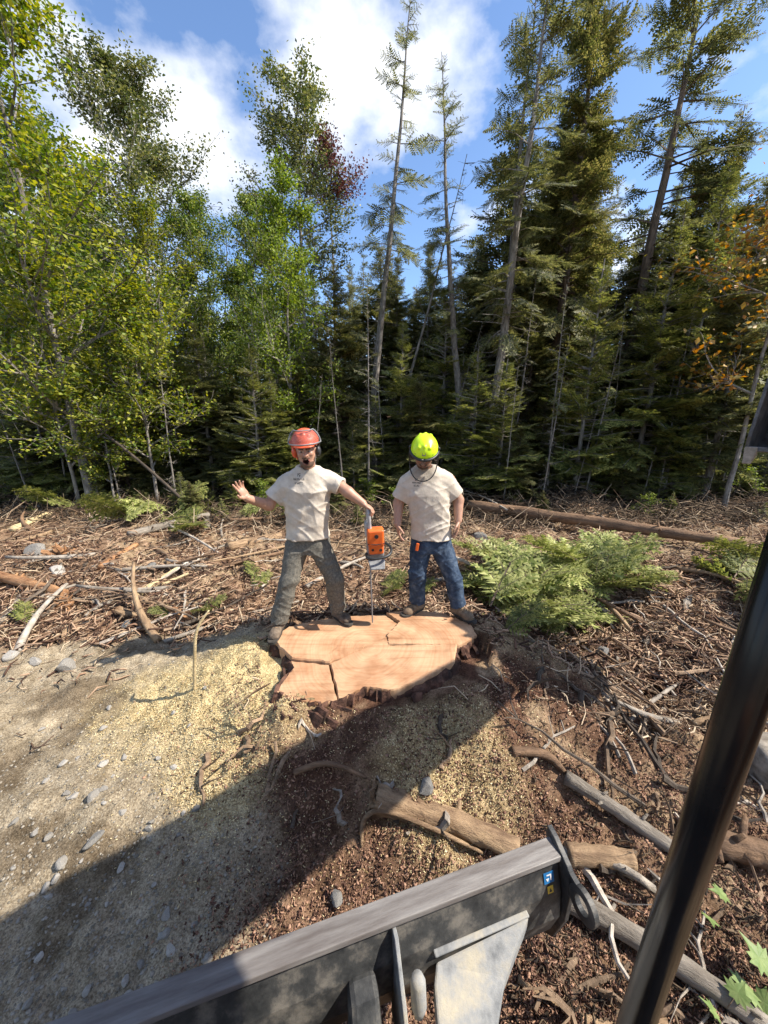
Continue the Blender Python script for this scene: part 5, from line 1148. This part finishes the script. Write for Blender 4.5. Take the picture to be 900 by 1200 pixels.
def conifer(seed, h, base, R_, m, bark, gap=0.20, per=5, droop=0.25, tl=0.26, spacing=0.055, r0=0.10, dead=0, top_pitch=0.7, ragged=0.35, taper=0.75, keep=1.0, lean=0.0, k=4, w=0.40):
    r = np.random.default_rng(seed); wood = MB(); zs = np.linspace(0, h, 14); sx = np.cumsum(r.normal(0, 0.012 * h / 14 * 2, 14)) + lean * (zs / h) ** 1.5 * h; sy = np.cumsum(r.normal(0, 0.012 * h / 14 * 2, 14))
    sx -= sx[0]; sy -= sy[0]
    wood.tube(np.stack([sx, sy, zs], 1), np.maximum(r0 * (1 - zs / h) ** 0.8, 0.008), 9, 0.10, r)
    Bs, Ds, Ns, Ls = [], [], [], []; z = base * h
    while z < h * 0.985:
        u = (z - base * h) / (h * (1 - base)); prof = (1 - u) ** taper * min(1, 0.45 + 3.0 * u)
        for b in range(per):
            if r.random() > keep * (0.75 + 0.25 * u): continue
            L = max(0.12, R_ * prof * r.uniform(1 - ragged, 1 + ragged * 0.5)); az = r.uniform(0, 2 * np.pi); zz_ = z + r.uniform(-gap, gap) * 0.5
            st = np.array([np.interp(zz_, zs, sx), np.interp(zz_, zs, sy), zz_]); pit = top_pitch * u ** 1.5 + r.normal(0.0, 0.20)
            o = bough(r, st, az, pit, L, droop * (1.1 - 0.7 * u), spacing, tl, 0.25, wood, 0.008 + 0.012 * L, 0.12 + 0.15 * (1 - u))
            for A, x in zip((Bs, Ds, Ns, Ls), o): A.append(x)
        z += gap * r.uniform(0.75, 1.25)
    for b in range(dead):
        zz_ = r.uniform(0.06, max(0.1, base + 0.12)) * h; az = r.uniform(0, 6.28); L = r.uniform(0.3, 1.0) * R_ * 0.8; st = np.array([np.interp(zz_, zs, sx), np.interp(zz_, zs, sy), zz_])
        e = st + np.array([math.cos(az), math.sin(az), r.uniform(-0.45, 0.15)]) * L; mid = (st + e) / 2 + r.normal(0, 0.06, 3); wood.tube([st, mid, e], [0.013, 0.009, 0.003], 3)
        for q in range(3):
            g = r.uniform(0.3, 1); p = st + (e - st) * g; wood.tube([p, p + r.normal(0, 0.18, 3)], [0.005, 0.002], 3)
    B_, D_, N_, L_ = (np.concatenate(x) for x in (Bs, Ds, Ns, Ls)); T_ = fishbone(B_, D_, N_, L_, L_ * w, k)
    return raw_mesh('trunk', wood.v, wood.f, bark), tri_mesh('crown', T_, m), h
def leaf_tris(P, nrm, size, r):
    n = len(P); a = unit(np.cross(nrm, unit(r.normal(0, 1, (n, 3))))); b = np.cross(nrm, a); s = size[:, None]
    base, tip_ = P - a * s * 0.55, P + a * s * 0.60; l = P + b * s * 0.36 + nrm * s * 0.10; q = P - b * s * 0.36 + nrm * s * 0.10
    return np.concatenate([np.stack([base, q, tip_], 1), np.stack([base, tip_, l], 1)], 0)
def interleave(T_):
    n = len(T_) // 2; return np.stack([T_[:n], T_[n:]], 1).reshape(-1, 3, 3)
def leaf_mesh(name, T_, m):
    """each leaf is a folded pair of triangles sharing its midrib"""
    n = len(T_) // 2; A = T_[:n]; Bq = T_[n:]; V = np.stack([A[:, 0], A[:, 1], A[:, 2], Bq[:, 2]], 1).reshape(-1, 3); o = (np.arange(n) * 4)[:, None, None]
    return raw_mesh(name, V, (o + np.array([[0, 1, 2], [0, 2, 3]])[None]).reshape(-1, 3), m)
def deciduous(seed, h, spread, nleaf, leaf, m, bark, base=0.3, r0=0.09, forks=1, up=0.9, cluster=0.16, nl=16, flatb=0.5, lean=0.0):
    r = np.random.default_rng(seed); wood = MB(); tips = []
    def grow(p, d, L, rad, lvl):
        n = 4; pts = [p]; q = p.copy(); dd = d / np.linalg.norm(d)
        for i in range(n):
            dd = dd + r.normal(0, 0.13, 3) + np.array([0, 0, 0.06]); dd /= np.linalg.norm(dd); q = q + dd * L / n; pts.append(q.copy())
        pts = np.array(pts); wood.tube(pts, np.linspace(rad, rad * 0.5, n + 1), 6 if lvl == 0 else (4 if lvl == 1 else 3))
        if lvl >= 3: tips.append(pts); return
        tips.append(pts[2:])
        nb = [0, 6, 5][lvl] if lvl else 0
        for b in range(nb):
            f = r.uniform(0.3, 1.0); p2 = pts[min(n, int(f * n))]; a = unit(np.cross(dd, r.normal(0, 1, 3))); nd = dd * r.uniform(0.5, 0.9) + a * r.uniform(0.6, 1.0) + np.array([0, 0, 0.1])
            grow(p2, nd, L * r.uniform(0.4, 0.62), rad * 0.45, lvl + 1)
        if lvl: grow(pts[-1], dd, L * 0.5, rad * 0.5, lvl + 1)
    zs = np.linspace(0, h * 0.96, 12); sx = np.cumsum(r.normal(0, 0.02 * h / 12 * 1.6, 12)) + lean * zs; sy = np.cumsum(r.normal(0, 0.02 * h / 12 * 1.6, 12)); sx -= sx[0]; sy -= sy[0]
    wood.tube(np.stack([sx, sy, zs], 1), np.maximum(r0 * (1 - zs / h) ** 0.9, 0.008), 9, 0.08, r)
    for b in range(nl):
        f = base + (0.97 - base) * (b + r.uniform(0, 0.9)) / nl; z = f * h; st = np.array([np.interp(z, zs, sx), np.interp(z, zs, sy), z]); az = b * 2.4 + r.uniform(-0.5, 0.5)
        u = (f - base) / (1 - base); L = spread * (1.0 - 0.72 * u ** 1.4) * min(1, 0.6 + 1.6 * u) * r.uniform(0.6, 1.2)
        grow(st, np.array([math.cos(az), math.sin(az), up * (0.5 + 0.8 * u)]), L, 0.012 + r0 * 0.30 * (1 - u), 1)
    ends = np.concatenate(tips, 0); P = ends[r.integers(0, len(ends), nleaf)] + r.normal(0, cluster, (nleaf, 3)) * np.array([1, 1, 0.7])
    nrm = unit(r.normal(0, 0.6, (nleaf, 3)) + np.array([0, 0, flatb])); T_ = leaf_tris(P, nrm, leaf * r.uniform(0.6, 1.3, nleaf), r)
    return raw_mesh('trunk', wood.v, wood.f, bark), leaf_mesh('crown', T_, m), h

PT = {}
PT['fir_a'] = conifer(1, 6.0, 0.05, 1.25, M['needle_fir'], M['bark_grey'], gap=0.155, per=7, r0=0.06, w=0.46)
PT['fir_b'] = conifer(2, 4.2, 0.03, 1.10, M['needle_fir'], M['bark_grey'], gap=0.14, per=7, r0=0.045, droop=0.15, tl=0.24, w=0.46)
PT['fir_c'] = conifer(3, 7.5, 0.10, 1.45, M['needle_dark'], M['bark_grey'], gap=0.18, per=7, r0=0.075, droop=0.3, tl=0.30, w=0.46)
PT['hemlock'] = conifer(4, 7.0, 0.06, 1.7, M['needle_olive'], M['bark_brown'], gap=0.17, per=7, r0=0.07, droop=0.5, tl=0.32, ragged=0.5, w=0.36)
PT['spruce_tall'] = conifer(5, 15.0, 0.34, 1.55, M['needle_dark'], M['bark_grey'], gap=0.26, per=6, r0=0.16, droop=0.75, tl=0.36, ragged=0.8, keep=0.46, dead=60, taper=0.55, spacing=0.06, w=0.26, k=6)
PT['spruce_thin'] = conifer(6, 15.0, 0.40, 0.95, M['needle_dark'], M['bark_grey'], gap=0.26, per=6, r0=0.13, droop=0.7, tl=0.30, ragged=0.8, keep=0.5, dead=44, taper=0.45, spacing=0.055, w=0.26, k=6)
PT['cedar_big'] = conifer(7, 16.0, 0.16, 2.3, M['needle_olive'], M['bark_brown'], gap=0.20, per=8, r0=0.24, droop=0.75, tl=0.42, ragged=0.55, keep=0.62, dead=40, taper=0.5, spacing=0.065, w=0.25, k=5)
PT['spruce_open'] = conifer(8, 15.0, 0.42, 2.6, M['needle_dark'], M['bark_brown'], gap=0.30, per=6, r0=0.20, droop=0.5, tl=0.36, ragged=0.8, keep=0.52, dead=50, taper=0.4, spacing=0.07, w=0.25, k=6)
PT['fir_back'] = conifer(9, 11.0, 0.12, 1.7, M['needle_dark'], M['bark_grey'], gap=0.30, per=6, r0=0.11, droop=0.35, tl=0.36, spacing=0.085, k=3, dead=10)
PT['pole_dead'] = conifer(10, 8.0, 0.86, 0.30, M['needle_dark'], M['bark_grey'], gap=0.4, per=2, r0=0.055, dead=26, tl=0.10)
PT['pole_fir'] = conifer(12, 7.0, 0.50, 0.75, M['needle_dark'], M['bark_grey'], gap=0.26, per=4, r0=0.055, dead=34, tl=0.22, keep=0.8, droop=0.4)
PT['aspen'] = deciduous(21, 12.5, 2.2, 30000, 0.068, M['leaf_olive'], M['bark_white'], base=0.32, r0=0.11, nl=26, cluster=0.11)
PT['aspen_open'] = deciduous(22, 12.5, 2.0, 18000, 0.066, M['leaf_olive'], M['bark_grey'], base=0.45, r0=0.10, nl=20, cluster=0.10)
PT['maple_young'] = deciduous(23, 6.0, 1.7, 7500, 0.090, M['leaf_yellow'], M['bark_grey'], base=0.18, r0=0.05, nl=16, cluster=0.11, flatb=1.1)
PT['maple_yellow'] = deciduous(24, 9.5, 2.3, 20000, 0.072, M['leaf_yellow'], M['bark_grey'], base=0.15, r0=0.09, nl=26, cluster=0.11, flatb=0.8)
PT['birch_bright'] = deciduous(25, 7.6, 1.6, 24000, 0.062, M['leaf_bright'], M['bark_grey'], base=0.12, r0=0.06, nl=24, cluster=0.09)
PT['poplar_green'] = deciduous(26, 9.0, 2.0, 25000, 0.068, M['leaf_green'], M['bark_grey'], base=0.2, r0=0.08, nl=24, cluster=0.11)
PT['maple_red'] = deciduous(27, 10.0, 1.1, 3800, 0.075, M['leaf_red'], M['bark_grey'], base=0.80, r0=0.08, nl=8, cluster=0.15)
PT['maple_orange'] = deciduous(28, 7.5, 1.7, 2600, 0.115, M['leaf_orange'], M['bark_grey'], base=0.35, r0=0.06, nl=14, cluster=0.15, flatb=0.8)
PT['sapling'] = deciduous(29, 2.2, 0.7, 900, 0.085, M['leaf_bright'], M['bark_grey'], base=0.15, r0=0.018, nl=9, cluster=0.10, flatb=1.0)

def tree(name, proto, px, Y, top_py, label, group=None, rot=None, wide=1.0, lean=(0.0, 0.0), ref=None, cat='tree'):
    """plant a tree at depth Y on the column of pixel px; its top reaches top_py"""
    tm, cm_, h = PT[proto]
    c = at(px, ref or 0.5 * (max(top_py, 0) + 590), Y); x = c[0]; z = hz(x, Y); topz = at(px, top_py, Y)[2]; s = max(0.06, (topz - z) / h)
    o = empty(name, (x, Y, z - 0.05), label, cat, group); o.rotation_mode = 'ZYX'; o.rotation_euler = (lean[1], lean[0], random.uniform(0, 6.28) if rot is None else rot); o.scale = (s * wide, s * wide, s)
    link('trunk', tm, o); link('crown', cm_, o); return o

MARKS = [(-200, 40, 'at the left edge'), (40, 110, 'under the upper left maple'), (110, 200, 'under the white aspen'), (200, 290, 'left of the yelling person'), (290, 345, 'above the raised hand'), (345, 420, 'behind the orange helmet'),
         (420, 475, 'between the two people'), (475, 540, 'behind the neon helmet'), (540, 600, 'by the tallest spruce'), (600, 680, 'left of the cedar trunk'), (680, 750, 'right of the cedar trunk'), (750, 830, 'under the open spruce'), (830, 1200, 'at the right edge')]
def where(px): return next(t for a, b, t in MARKS if a <= px < b)
# trees one can point at
tree('maple_tree', 'maple_yellow', 14, 8.0, -70, 'tall yellow green leafy tree filling the upper left corner', rot=0.4, ref=150, wide=1.15)
tree('aspen_tree', 'aspen', 158, 13.0, 52, 'tall pale green aspen with a white trunk left of the big cloud', rot=1.0, wide=1.3, ref=200)
tree('aspen_tree', 'aspen_open', 345, 14.0, 88, 'open crowned aspen with a forked top beside the reddish tree', rot=2.0, wide=1.35, ref=200)
tree('maple_tree', 'maple_red', 386, 15.0, 165, 'small dark red maple crown between the aspen and the tall spruce', rot=0.0, ref=220)
tree('birch_tree', 'birch_bright', 340, 10.0, 215, 'bright green young birch directly behind the yelling person', rot=0.7)
tree('poplar_tree', 'poplar_green', 235, 11.5, 228, 'mid green leafy tree between the aspen and the bright birch', rot=2.2)
tree('maple_tree', 'maple_young', 60, 8.0, 300, 'young yellow green maple low at the left edge', rot=0.3)
tree('maple_tree', 'maple_young', 165, 8.6, 330, 'young yellow maple in front of the white aspen trunk', rot=1.8)
tree('maple_tree', 'maple_young', 118, 8.1, 415, 'small maple with large pale leaves above the birch sapling trunk', rot=4.0)
tree('poplar_tree', 'poplar_green', 60, 10.5, 150, 'green leafy tree behind the upper left maple', rot=1.3)
tree('maple_tree', 'maple_yellow', 195, 10.2, 240, 'broad yellow green maple right of the young yellow maple', rot=5.0)
tree('spruce_tree', 'spruce_thin', 432, 13.0, -30, 'tall thin spruce leaning right in front of the gap of sky', rot=0.5, lean=(0.09, 0), ref=430, wide=1.25)
tree('dead_tree', 'pole_dead', 448, 11.5, 165, 'bare dead pole leaning right across the thin spruce', rot=1.0, lean=(0.24, 0), ref=420)
tree('spruce_tree', 'spruce_thin', 548, 11.2, 52, 'ragged spruce leaning left behind the neon helmet', rot=2.5, lean=(-0.10, 0), wide=1.3, ref=500)
tree('spruce_tree', 'spruce_tall', 567, 10.0, -90, 'tallest bare trunked spruce right of the neon helmet', rot=0.0, lean=(0.055, 0), wide=1.1, ref=560)
tree('spruce_tree', 'spruce_tall', 590, 11.6, -30, 'spruce trunk standing close behind the tallest one', rot=2.0, lean=(0.02, 0), wide=1.0, ref=300)
tree('cedar_tree', 'cedar_big', 672, 11.5, -90, 'massive olive green cedar rising out of the top of the picture', rot=1.2, wide=0.85, ref=200)
tree('spruce_tree', 'spruce_open', 768, 13.5, -90, 'dark open branched spruce at the upper right', rot=0.9, lean=(0.04, 0), wide=1.15, ref=200)
tree('fir_tree', 'fir_a', 770, 9.6, 235, 'dense green fir in front of the dark open spruce', rot=0.2, wide=1.2)
tree('fir_tree', 'fir_c', 868, 9.2, 200, 'dark fir at the right edge above the bucket', rot=0.6, wide=1.1)
tree('maple_tree', 'maple_orange', 905, 8.4, 150, 'maple with orange autumn leaves at the right edge', rot=3.0)
tree('fir_tree', 'fir_b', 690, 9.8, 300, 'young fir below the massive cedar', rot=1.2, wide=1.1)
tree('fir_tree', 'fir_a', 820, 11.0, 190, 'green fir between the open spruce and the right edge', rot=3.2, wide=1.15)
tree('fir_tree', 'fir_c', 240, 9.6, 375, 'dark bushy fir left of the yelling person', rot=2.2, wide=1.35)
tree('fir_tree', 'fir_b', 300, 9.0, 400, 'low green fir touching the raised hand', rot=0.9, wide=1.35)
tree('hemlock_tree', 'hemlock', 395, 10.4, 300, 'feathery hemlock behind the orange helmet', rot=0.2)
tree('fir_tree', 'fir_a', 470, 10.6, 375, 'green fir between the two people', rot=1.9, wide=1.25)
tree('fir_tree', 'fir_b', 520, 11.8, 330, 'light green young fir behind the neon helmet', rot=2.9, wide=1.2)
tree('fir_tree', 'fir_c', 185, 10.6, 330, 'dark fir in the shade behind the young yellow maple', rot=4.4, wide=1.2)
tree('fir_tree', 'fir_b', 20, 9.4, 400, 'low fir in the shade at the far left', rot=2.4, wide=1.3)
tree('hemlock_tree', 'hemlock', 620, 11.0, 330, 'hemlock between the tall spruces and the cedar', rot=3.9)
tree('birch_sapling', 'pole_fir', 128, 8.2, 440, 'pale slim birch sapling trunk at the left forest edge', rot=1.0, lean=(-0.05, 0), wide=0.7)
tree('birch_sapling', 'pole_dead', 18, 8.4, 430, 'pale leaning trunk at the far left edge', rot=1.0, lean=(-0.12, 0), wide=0.9)
tree('birch_tree', 'pole_dead', 245, 12.4, 275, 'white leaning birch trunk in the gap left of the bright birch', rot=2.0, lean=(0.12, 0), wide=1.2)
# slim trunks in the shade on the right
for k, (px, Y, tp, ln, pr, lab) in enumerate([(700, 9.3, 380, 0.08, 'pole_fir', 'slim trunk just right of the young fir below the cedar'), (738, 9.8, 360, 0.09, 'pole_fir', 'slim trunk second from the young fir, leaning right'),
        (680, 8.9, 470, 0.12, 'pole_dead', 'thin white leaning snag under the cedar'), (845, 8.8, 420, 0.06, 'pole_dead', 'thin crooked pale trunk left of the bucket'),
        (655, 9.6, 330, -0.02, 'pole_fir', 'straight slim trunk under the left side of the cedar'), (610, 10.4, 300, 0.03, 'pole_fir', 'slim trunk close right of the tallest spruce'),
        (790, 9.4, 380, 0.03, 'pole_fir', 'slim trunk below the dense green fir'), (880, 9.6, 330, 0.04, 'pole_dead', 'bare trunk behind the bucket')]):
    tree('slim_tree', pr, px, Y, tp, lab, lean=(ln, 0), wide=0.8)
rg0 = np.random.default_rng(5)
for k in range(22):
    px = 20 + 860 * (k + rg0.random()) / 22; Y = rg0.uniform(8.5, 10.2); pr = rg0.choice(['pole_dead', 'pole_dead', 'pole_fir']); kd = 'thin bare stem' if pr == 'pole_dead' else 'thin stem with a wispy crown'
    tree('slim_tree', pr, px, Y, rg0.uniform(330, 480), kd + ' at the forest edge ' + where(px), kd + 's at the forest edge ' + where(px), lean=(rg0.normal(0.03, 0.09), 0), wide=0.7, ref=560)
# the wood behind: indistinct firs and leafy trees
rg = np.random.default_rng(77)
def skyline(px): return np.interp(px, [-100, 0, 100, 200, 250, 300, 420, 480, 540, 600, 740, 800, 900, 1000], [330, 330, 300, 330, 330, 300, 265, 275, 265, 270, 260, 250, 240, 240])
for k in range(56):
    px = -60 + 1020 * (k + rg.random()) / 56; Y = rg.choice([12.5, 14.5, 17, 20]) + rg.uniform(-0.8, 0.8)
    left = px < 330; pr = rg.choice(['fir_back', 'fir_c', 'poplar_green', 'fir_a', 'hemlock'], p=[.3, .15, .3, .1, .15] if left else [.45, .25, .05, .1, .15])
    tp = skyline(px) + rg.uniform(-18, 65)
    kind_ = {'poplar_green': 'leafy green tree', 'fir_back': 'tall dark fir', 'fir_c': 'dark dense fir', 'fir_a': 'green fir', 'hemlock': 'feathery olive hemlock'}[pr]
    tree('forest_tree', pr, px, Y, tp, kind_ + ' deep in the wood ' + where(px), kind_ + 's deep in the wood ' + where(px), wide=rg.uniform(0.95, 1.25))
for k in range(28):
    px = -120 + 1140 * (k + rg.random()) / 28; Y = rg.uniform(22, 34)
    tree('forest_tree', 'fir_back', px, Y, skyline(px) + rg.uniform(10, 60), 'distant conifer closing the back of the wood ' + where(px), 'distant conifers ' + where(px), wide=rg.uniform(1.1, 1.5))
for k in range(30):
    left = k < 10; px = rg.uniform(-40, 330) if left else rg.uniform(570, 930); Y = rg.uniform(12.5, 17.5); pr = 'poplar_green' if left else rg.choice(['fir_back', 'fir_c', 'hemlock', 'cedar_big'], p=[.45, .2, .2, .15])
    tp = rg.uniform(200, 300) if left else rg.uniform(120, 260); kind_ = {'poplar_green': 'taller leafy tree', 'fir_back': 'high reaching dark fir', 'fir_c': 'high reaching dense fir', 'hemlock': 'high reaching olive hemlock', 'cedar_big': 'high reaching cedar'}[pr]
    tree('forest_tree', pr, px, Y, tp, kind_ + ' in the second row ' + where(px), kind_ + 's in the second row ' + where(px), wide=rg.uniform(0.9, 1.2))
# undergrowth firs along the edge
for k in range(52):
    px = -20 + 940 * (k + rg.random()) / 52; Y = rg.uniform(9.0, 12.4); pr = rg.choice(['fir_b', 'fir_a', 'hemlock', 'sapling'], p=[.4, .2, .25, .15])
    tp = rg.uniform(400, 530)
    sp_ = pr == 'sapling'
    kind_ = {'fir_b': 'young bushy fir', 'fir_a': 'young pointed fir', 'hemlock': 'young feathery hemlock', 'sapling': 'leafy seedling'}[pr]; kind_ = ('low ' if tp > 465 else 'tall ') + kind_
    tree('young_tree', pr, px, Y, tp, kind_ + ' in the undergrowth ' + where(px), kind_ + 's in the undergrowth ' + where(px), wide=1.5)
for k in range(36):
    px = -20 + 940 * (k + rg.random()) / 36; Y = rg.uniform(7.0, 9.4); pr = rg.choice(['fir_b', 'hemlock', 'sapling', 'fir_a'])
    kind_ = {'fir_b': 'knee high bushy fir', 'fir_a': 'knee high pointed fir', 'hemlock': 'knee high hemlock', 'sapling': 'small leafy shoot'}[pr]
    if 540 < px < 760 and Y < 7.8: continue
    c_ = at(px, 590, Y); hgt = rg.uniform(0.3, 1.0); top_ = 600 - F_PX * ((hz(c_[0], Y) + hgt - CAM_H) * CP + Y * SP) / (Y * CP - (hz(c_[0], Y) + hgt - CAM_H) * SP)
    tree('young_tree', pr, px, Y, top_, kind_ + ' at the front of the forest edge ' + where(px), kind_ + 's at the front ' + where(px), wide=1.6, ref=590)
# the forest edge goes on to the right, outside the picture, and shades the wood
for k in range(3):
    x = 13.5 + rg.uniform(0, 5); y = 9.5 + k * 0.9 + rg.uniform(-.4, .4); tm, cm_, h = PT[['fir_back', 'cedar_big', 'spruce_tall'][k % 3]]; s = rg.uniform(9.5, 13) / h
    o = empty('forest_tree', (x, y, hz(x, y) - 0.05), 'conifer of the forest edge to the right of the picture', 'tree', 'conifers right of the picture'); o.scale = (s, s, s); o.rotation_euler[2] = rg.uniform(0, 6); link('trunk', tm, o); link('crown', cm_, o)

# ------------------------------------------------------------------ cut boughs, plants
def bough_proto(seed, L, m):
    r = np.random.default_rng(seed); w = MB(); o = bough(r, np.zeros(3), 0.0, 0.10, L, 0.22, 0.040, 0.30, 0.1, w, 0.014, 0.10)
    parts_ = [o]
    for k in range(6):
        f = 0.15 + 0.12 * k; sg = 1 if k % 2 else -1; p = np.array([f * L, 0, 0.04]); parts_.append(bough(r, p, sg * 0.75, 0.18, L * 0.5 * (1.1 - f), 0.2, 0.042, 0.17, 0.1, w, 0.007, 0.1))
    B_, D_, N_, L_ = (np.concatenate(x) for x in zip(*parts_)); return raw_mesh('stem', w.v, w.f, M['bark_brown']), tri_mesh('needles', fishbone(B_, D_, N_, L_, L_ * 0.34, 5), m)
BP = [bough_proto(400 + i, 1.0, M['needle_cut']) for i in range(4)]; BD = [bough_proto(420 + i, 1.0, M['needle_fir']) for i in range(3)]
def put_bough(px, py, L, yaw, pitch, lift, label, group, protos=BP):
    p = gp(px, py); o = empty('cut_bough', (p[0], p[1], p[2] + lift), label, 'branch', group); o.rotation_euler = (rg.uniform(-.4, .4), pitch, yaw); o.scale = (L, L, L)
    k = rg.integers(0, len(protos)); link('stem', protos[k][0], o); link('needles', protos[k][1], o); return o
for k in range(48):
    px = rg.uniform(560, 705); t = (px - 560) / 145; py = rg.uniform(662, 738 - 45 * t) ; put_bough(px, py, rg.uniform(0.55, 1.0), rg.normal(0.2, 0.8) + (math.pi if rg.random() < 0.35 else 0), rg.uniform(-0.55, 0.0), rg.uniform(0.03, 0.20) * math.sin(math.pi * min(1, max(0.1, 1 - abs(t - 0.45)))), ('cut green conifer bough in the ' + ('left' if t < 0.33 else 'middle' if t < 0.66 else 'right') + (' back' if py < 685 else ' front') + ' of the heap right of the jeans'), 'heap right of the stump, ' + ('left' if t < 0.33 else 'middle' if t < 0.66 else 'right') + (' back' if py < 685 else ' front'))
for k in range(7): put_bough(rg.uniform(855, 905), rg.uniform(665, 700), rg.uniform(0.6, 0.9), rg.uniform(0, 6.28), rg.uniform(-.4, 0), 0.1, 'dark cut bough in the heap near the right edge', 'boughs near the right edge', BD)
for k in range(34):
    bx_ = rg.uniform(60, 345); bl_ = ('dark' if k % 3 else 'light') + ' green bough on the brush at the forest edge ' + where(bx_); put_bough(bx_, rg.uniform(575, 625), rg.uniform(0.5, 1.0), rg.uniform(0, 6.28), rg.uniform(-.7, 0), rg.uniform(0.03, 0.22), bl_, bl_, BD if k % 3 else BP)
for (px, py, L) in ((30, 735, .35), (225, 720, .30), (240, 715, .25), (300, 680, .35), (296, 690, .3), (205, 720, .25), (460, 690, .5), (480, 700, .4), (445, 685, .4), (590, 745, .5), (640, 752, .5), (690, 735, .4), (270, 610, .6)):
    put_bough(px, py, L, rg.uniform(0, 6.28), -0.4, 0.03, 'small green sprig lying in the slash ' + ('near the left edge' if px < 100 else 'by the upright stick' if px < 250 else 'left of the yelling person' if px < 310 else 'behind the chainsaw' if px < 500 else 'below the bough heap'), 'sprigs in the slash', BD)
# maple leaves beside the post
def maple_leaf(name, p, size, yaw, pitch, m, label, roll=0.0):
    """a lobed leaf with a raised midrib and a stalk"""
    pts = [(0, -0.32), (0.16, -0.40), (0.20, -0.26), (0.46, -0.30), (0.36, -0.12), (0.60, 0.06), (0.40, 0.08), (0.42, 0.26), (0.22, 0.20), (0.12, 0.34), (0, 0.66)]
    out = pts + [(-x, y) for x, y in pts[-2:0:-1]]
    V = [(x * size, y * size, 0.10 * abs(x) * size - 0.35 * size * (y * y + 0.5 * x * x) * 0.6) for x, y in out]; c = len(V); V.append((0, 0, 0)); n = len(out)
    me = raw_mesh('leaf', V, [(i, (i + 1) % n, c) for i in range(n)], m)
    o = link(name, me, None, tuple(p), (pitch, roll, yaw)); sdf = o.modifiers.new('thick', 'SOLIDIFY'); sdf.thickness = 0.0015; tag(o, label, 'leaf')
    mb = MB(); mb.tube([(0, -0.32 * size, -0.03 * size), (0, -0.6 * size, -0.12 * size), (0, -0.8 * size, -0.26 * size)], 0.0022, 5); link('stalk', raw_mesh('stalk', mb.v, mb.f, M['stick_brown']), o)
LM = M['leaf_pale'] = mat('leaf_pale', (0.13, 0.20, 0.055), (0.27, 0.33, 0.12), scale=22, rough=0.5, transl=0.3)
for px, py, s, yw, pt, rl, lift, lab in ((838, 1066, 0.085, 1.3, 0.25, 0.2, 0.12, 'pale green maple leaf just right of the black post'), (828, 1090, 0.07, 2.6, 0.5, -0.3, 0.08, 'folded yellow green leaf below the pale maple leaf'),
        (880, 1145, 0.13, 0.4, 0.45, 0.2, 0.14, 'large pale maple leaf at the lower right edge'), (868, 1172, 0.11, 2.0, 0.3, -0.2, 0.08, 'green maple leaf below the large pale one'), (892, 1185, 0.10, 4.0, 0.4, 0.3, 0.06, 'maple leaf in the lower right corner'), (832, 1192, 0.08, 1.0, 0.5, 0.5, 0.05, 'small leaf at the bottom beside the grey pole'), (858, 1180, 0.09, 5.2, 0.5, 0.1, 0.10, 'dull green leaf between the two lowest maple leaves')):
    p = gp(px, py) + [0, 0, lift]; maple_leaf('maple_leaf', p, s, yw, pt, LM, lab, rl)
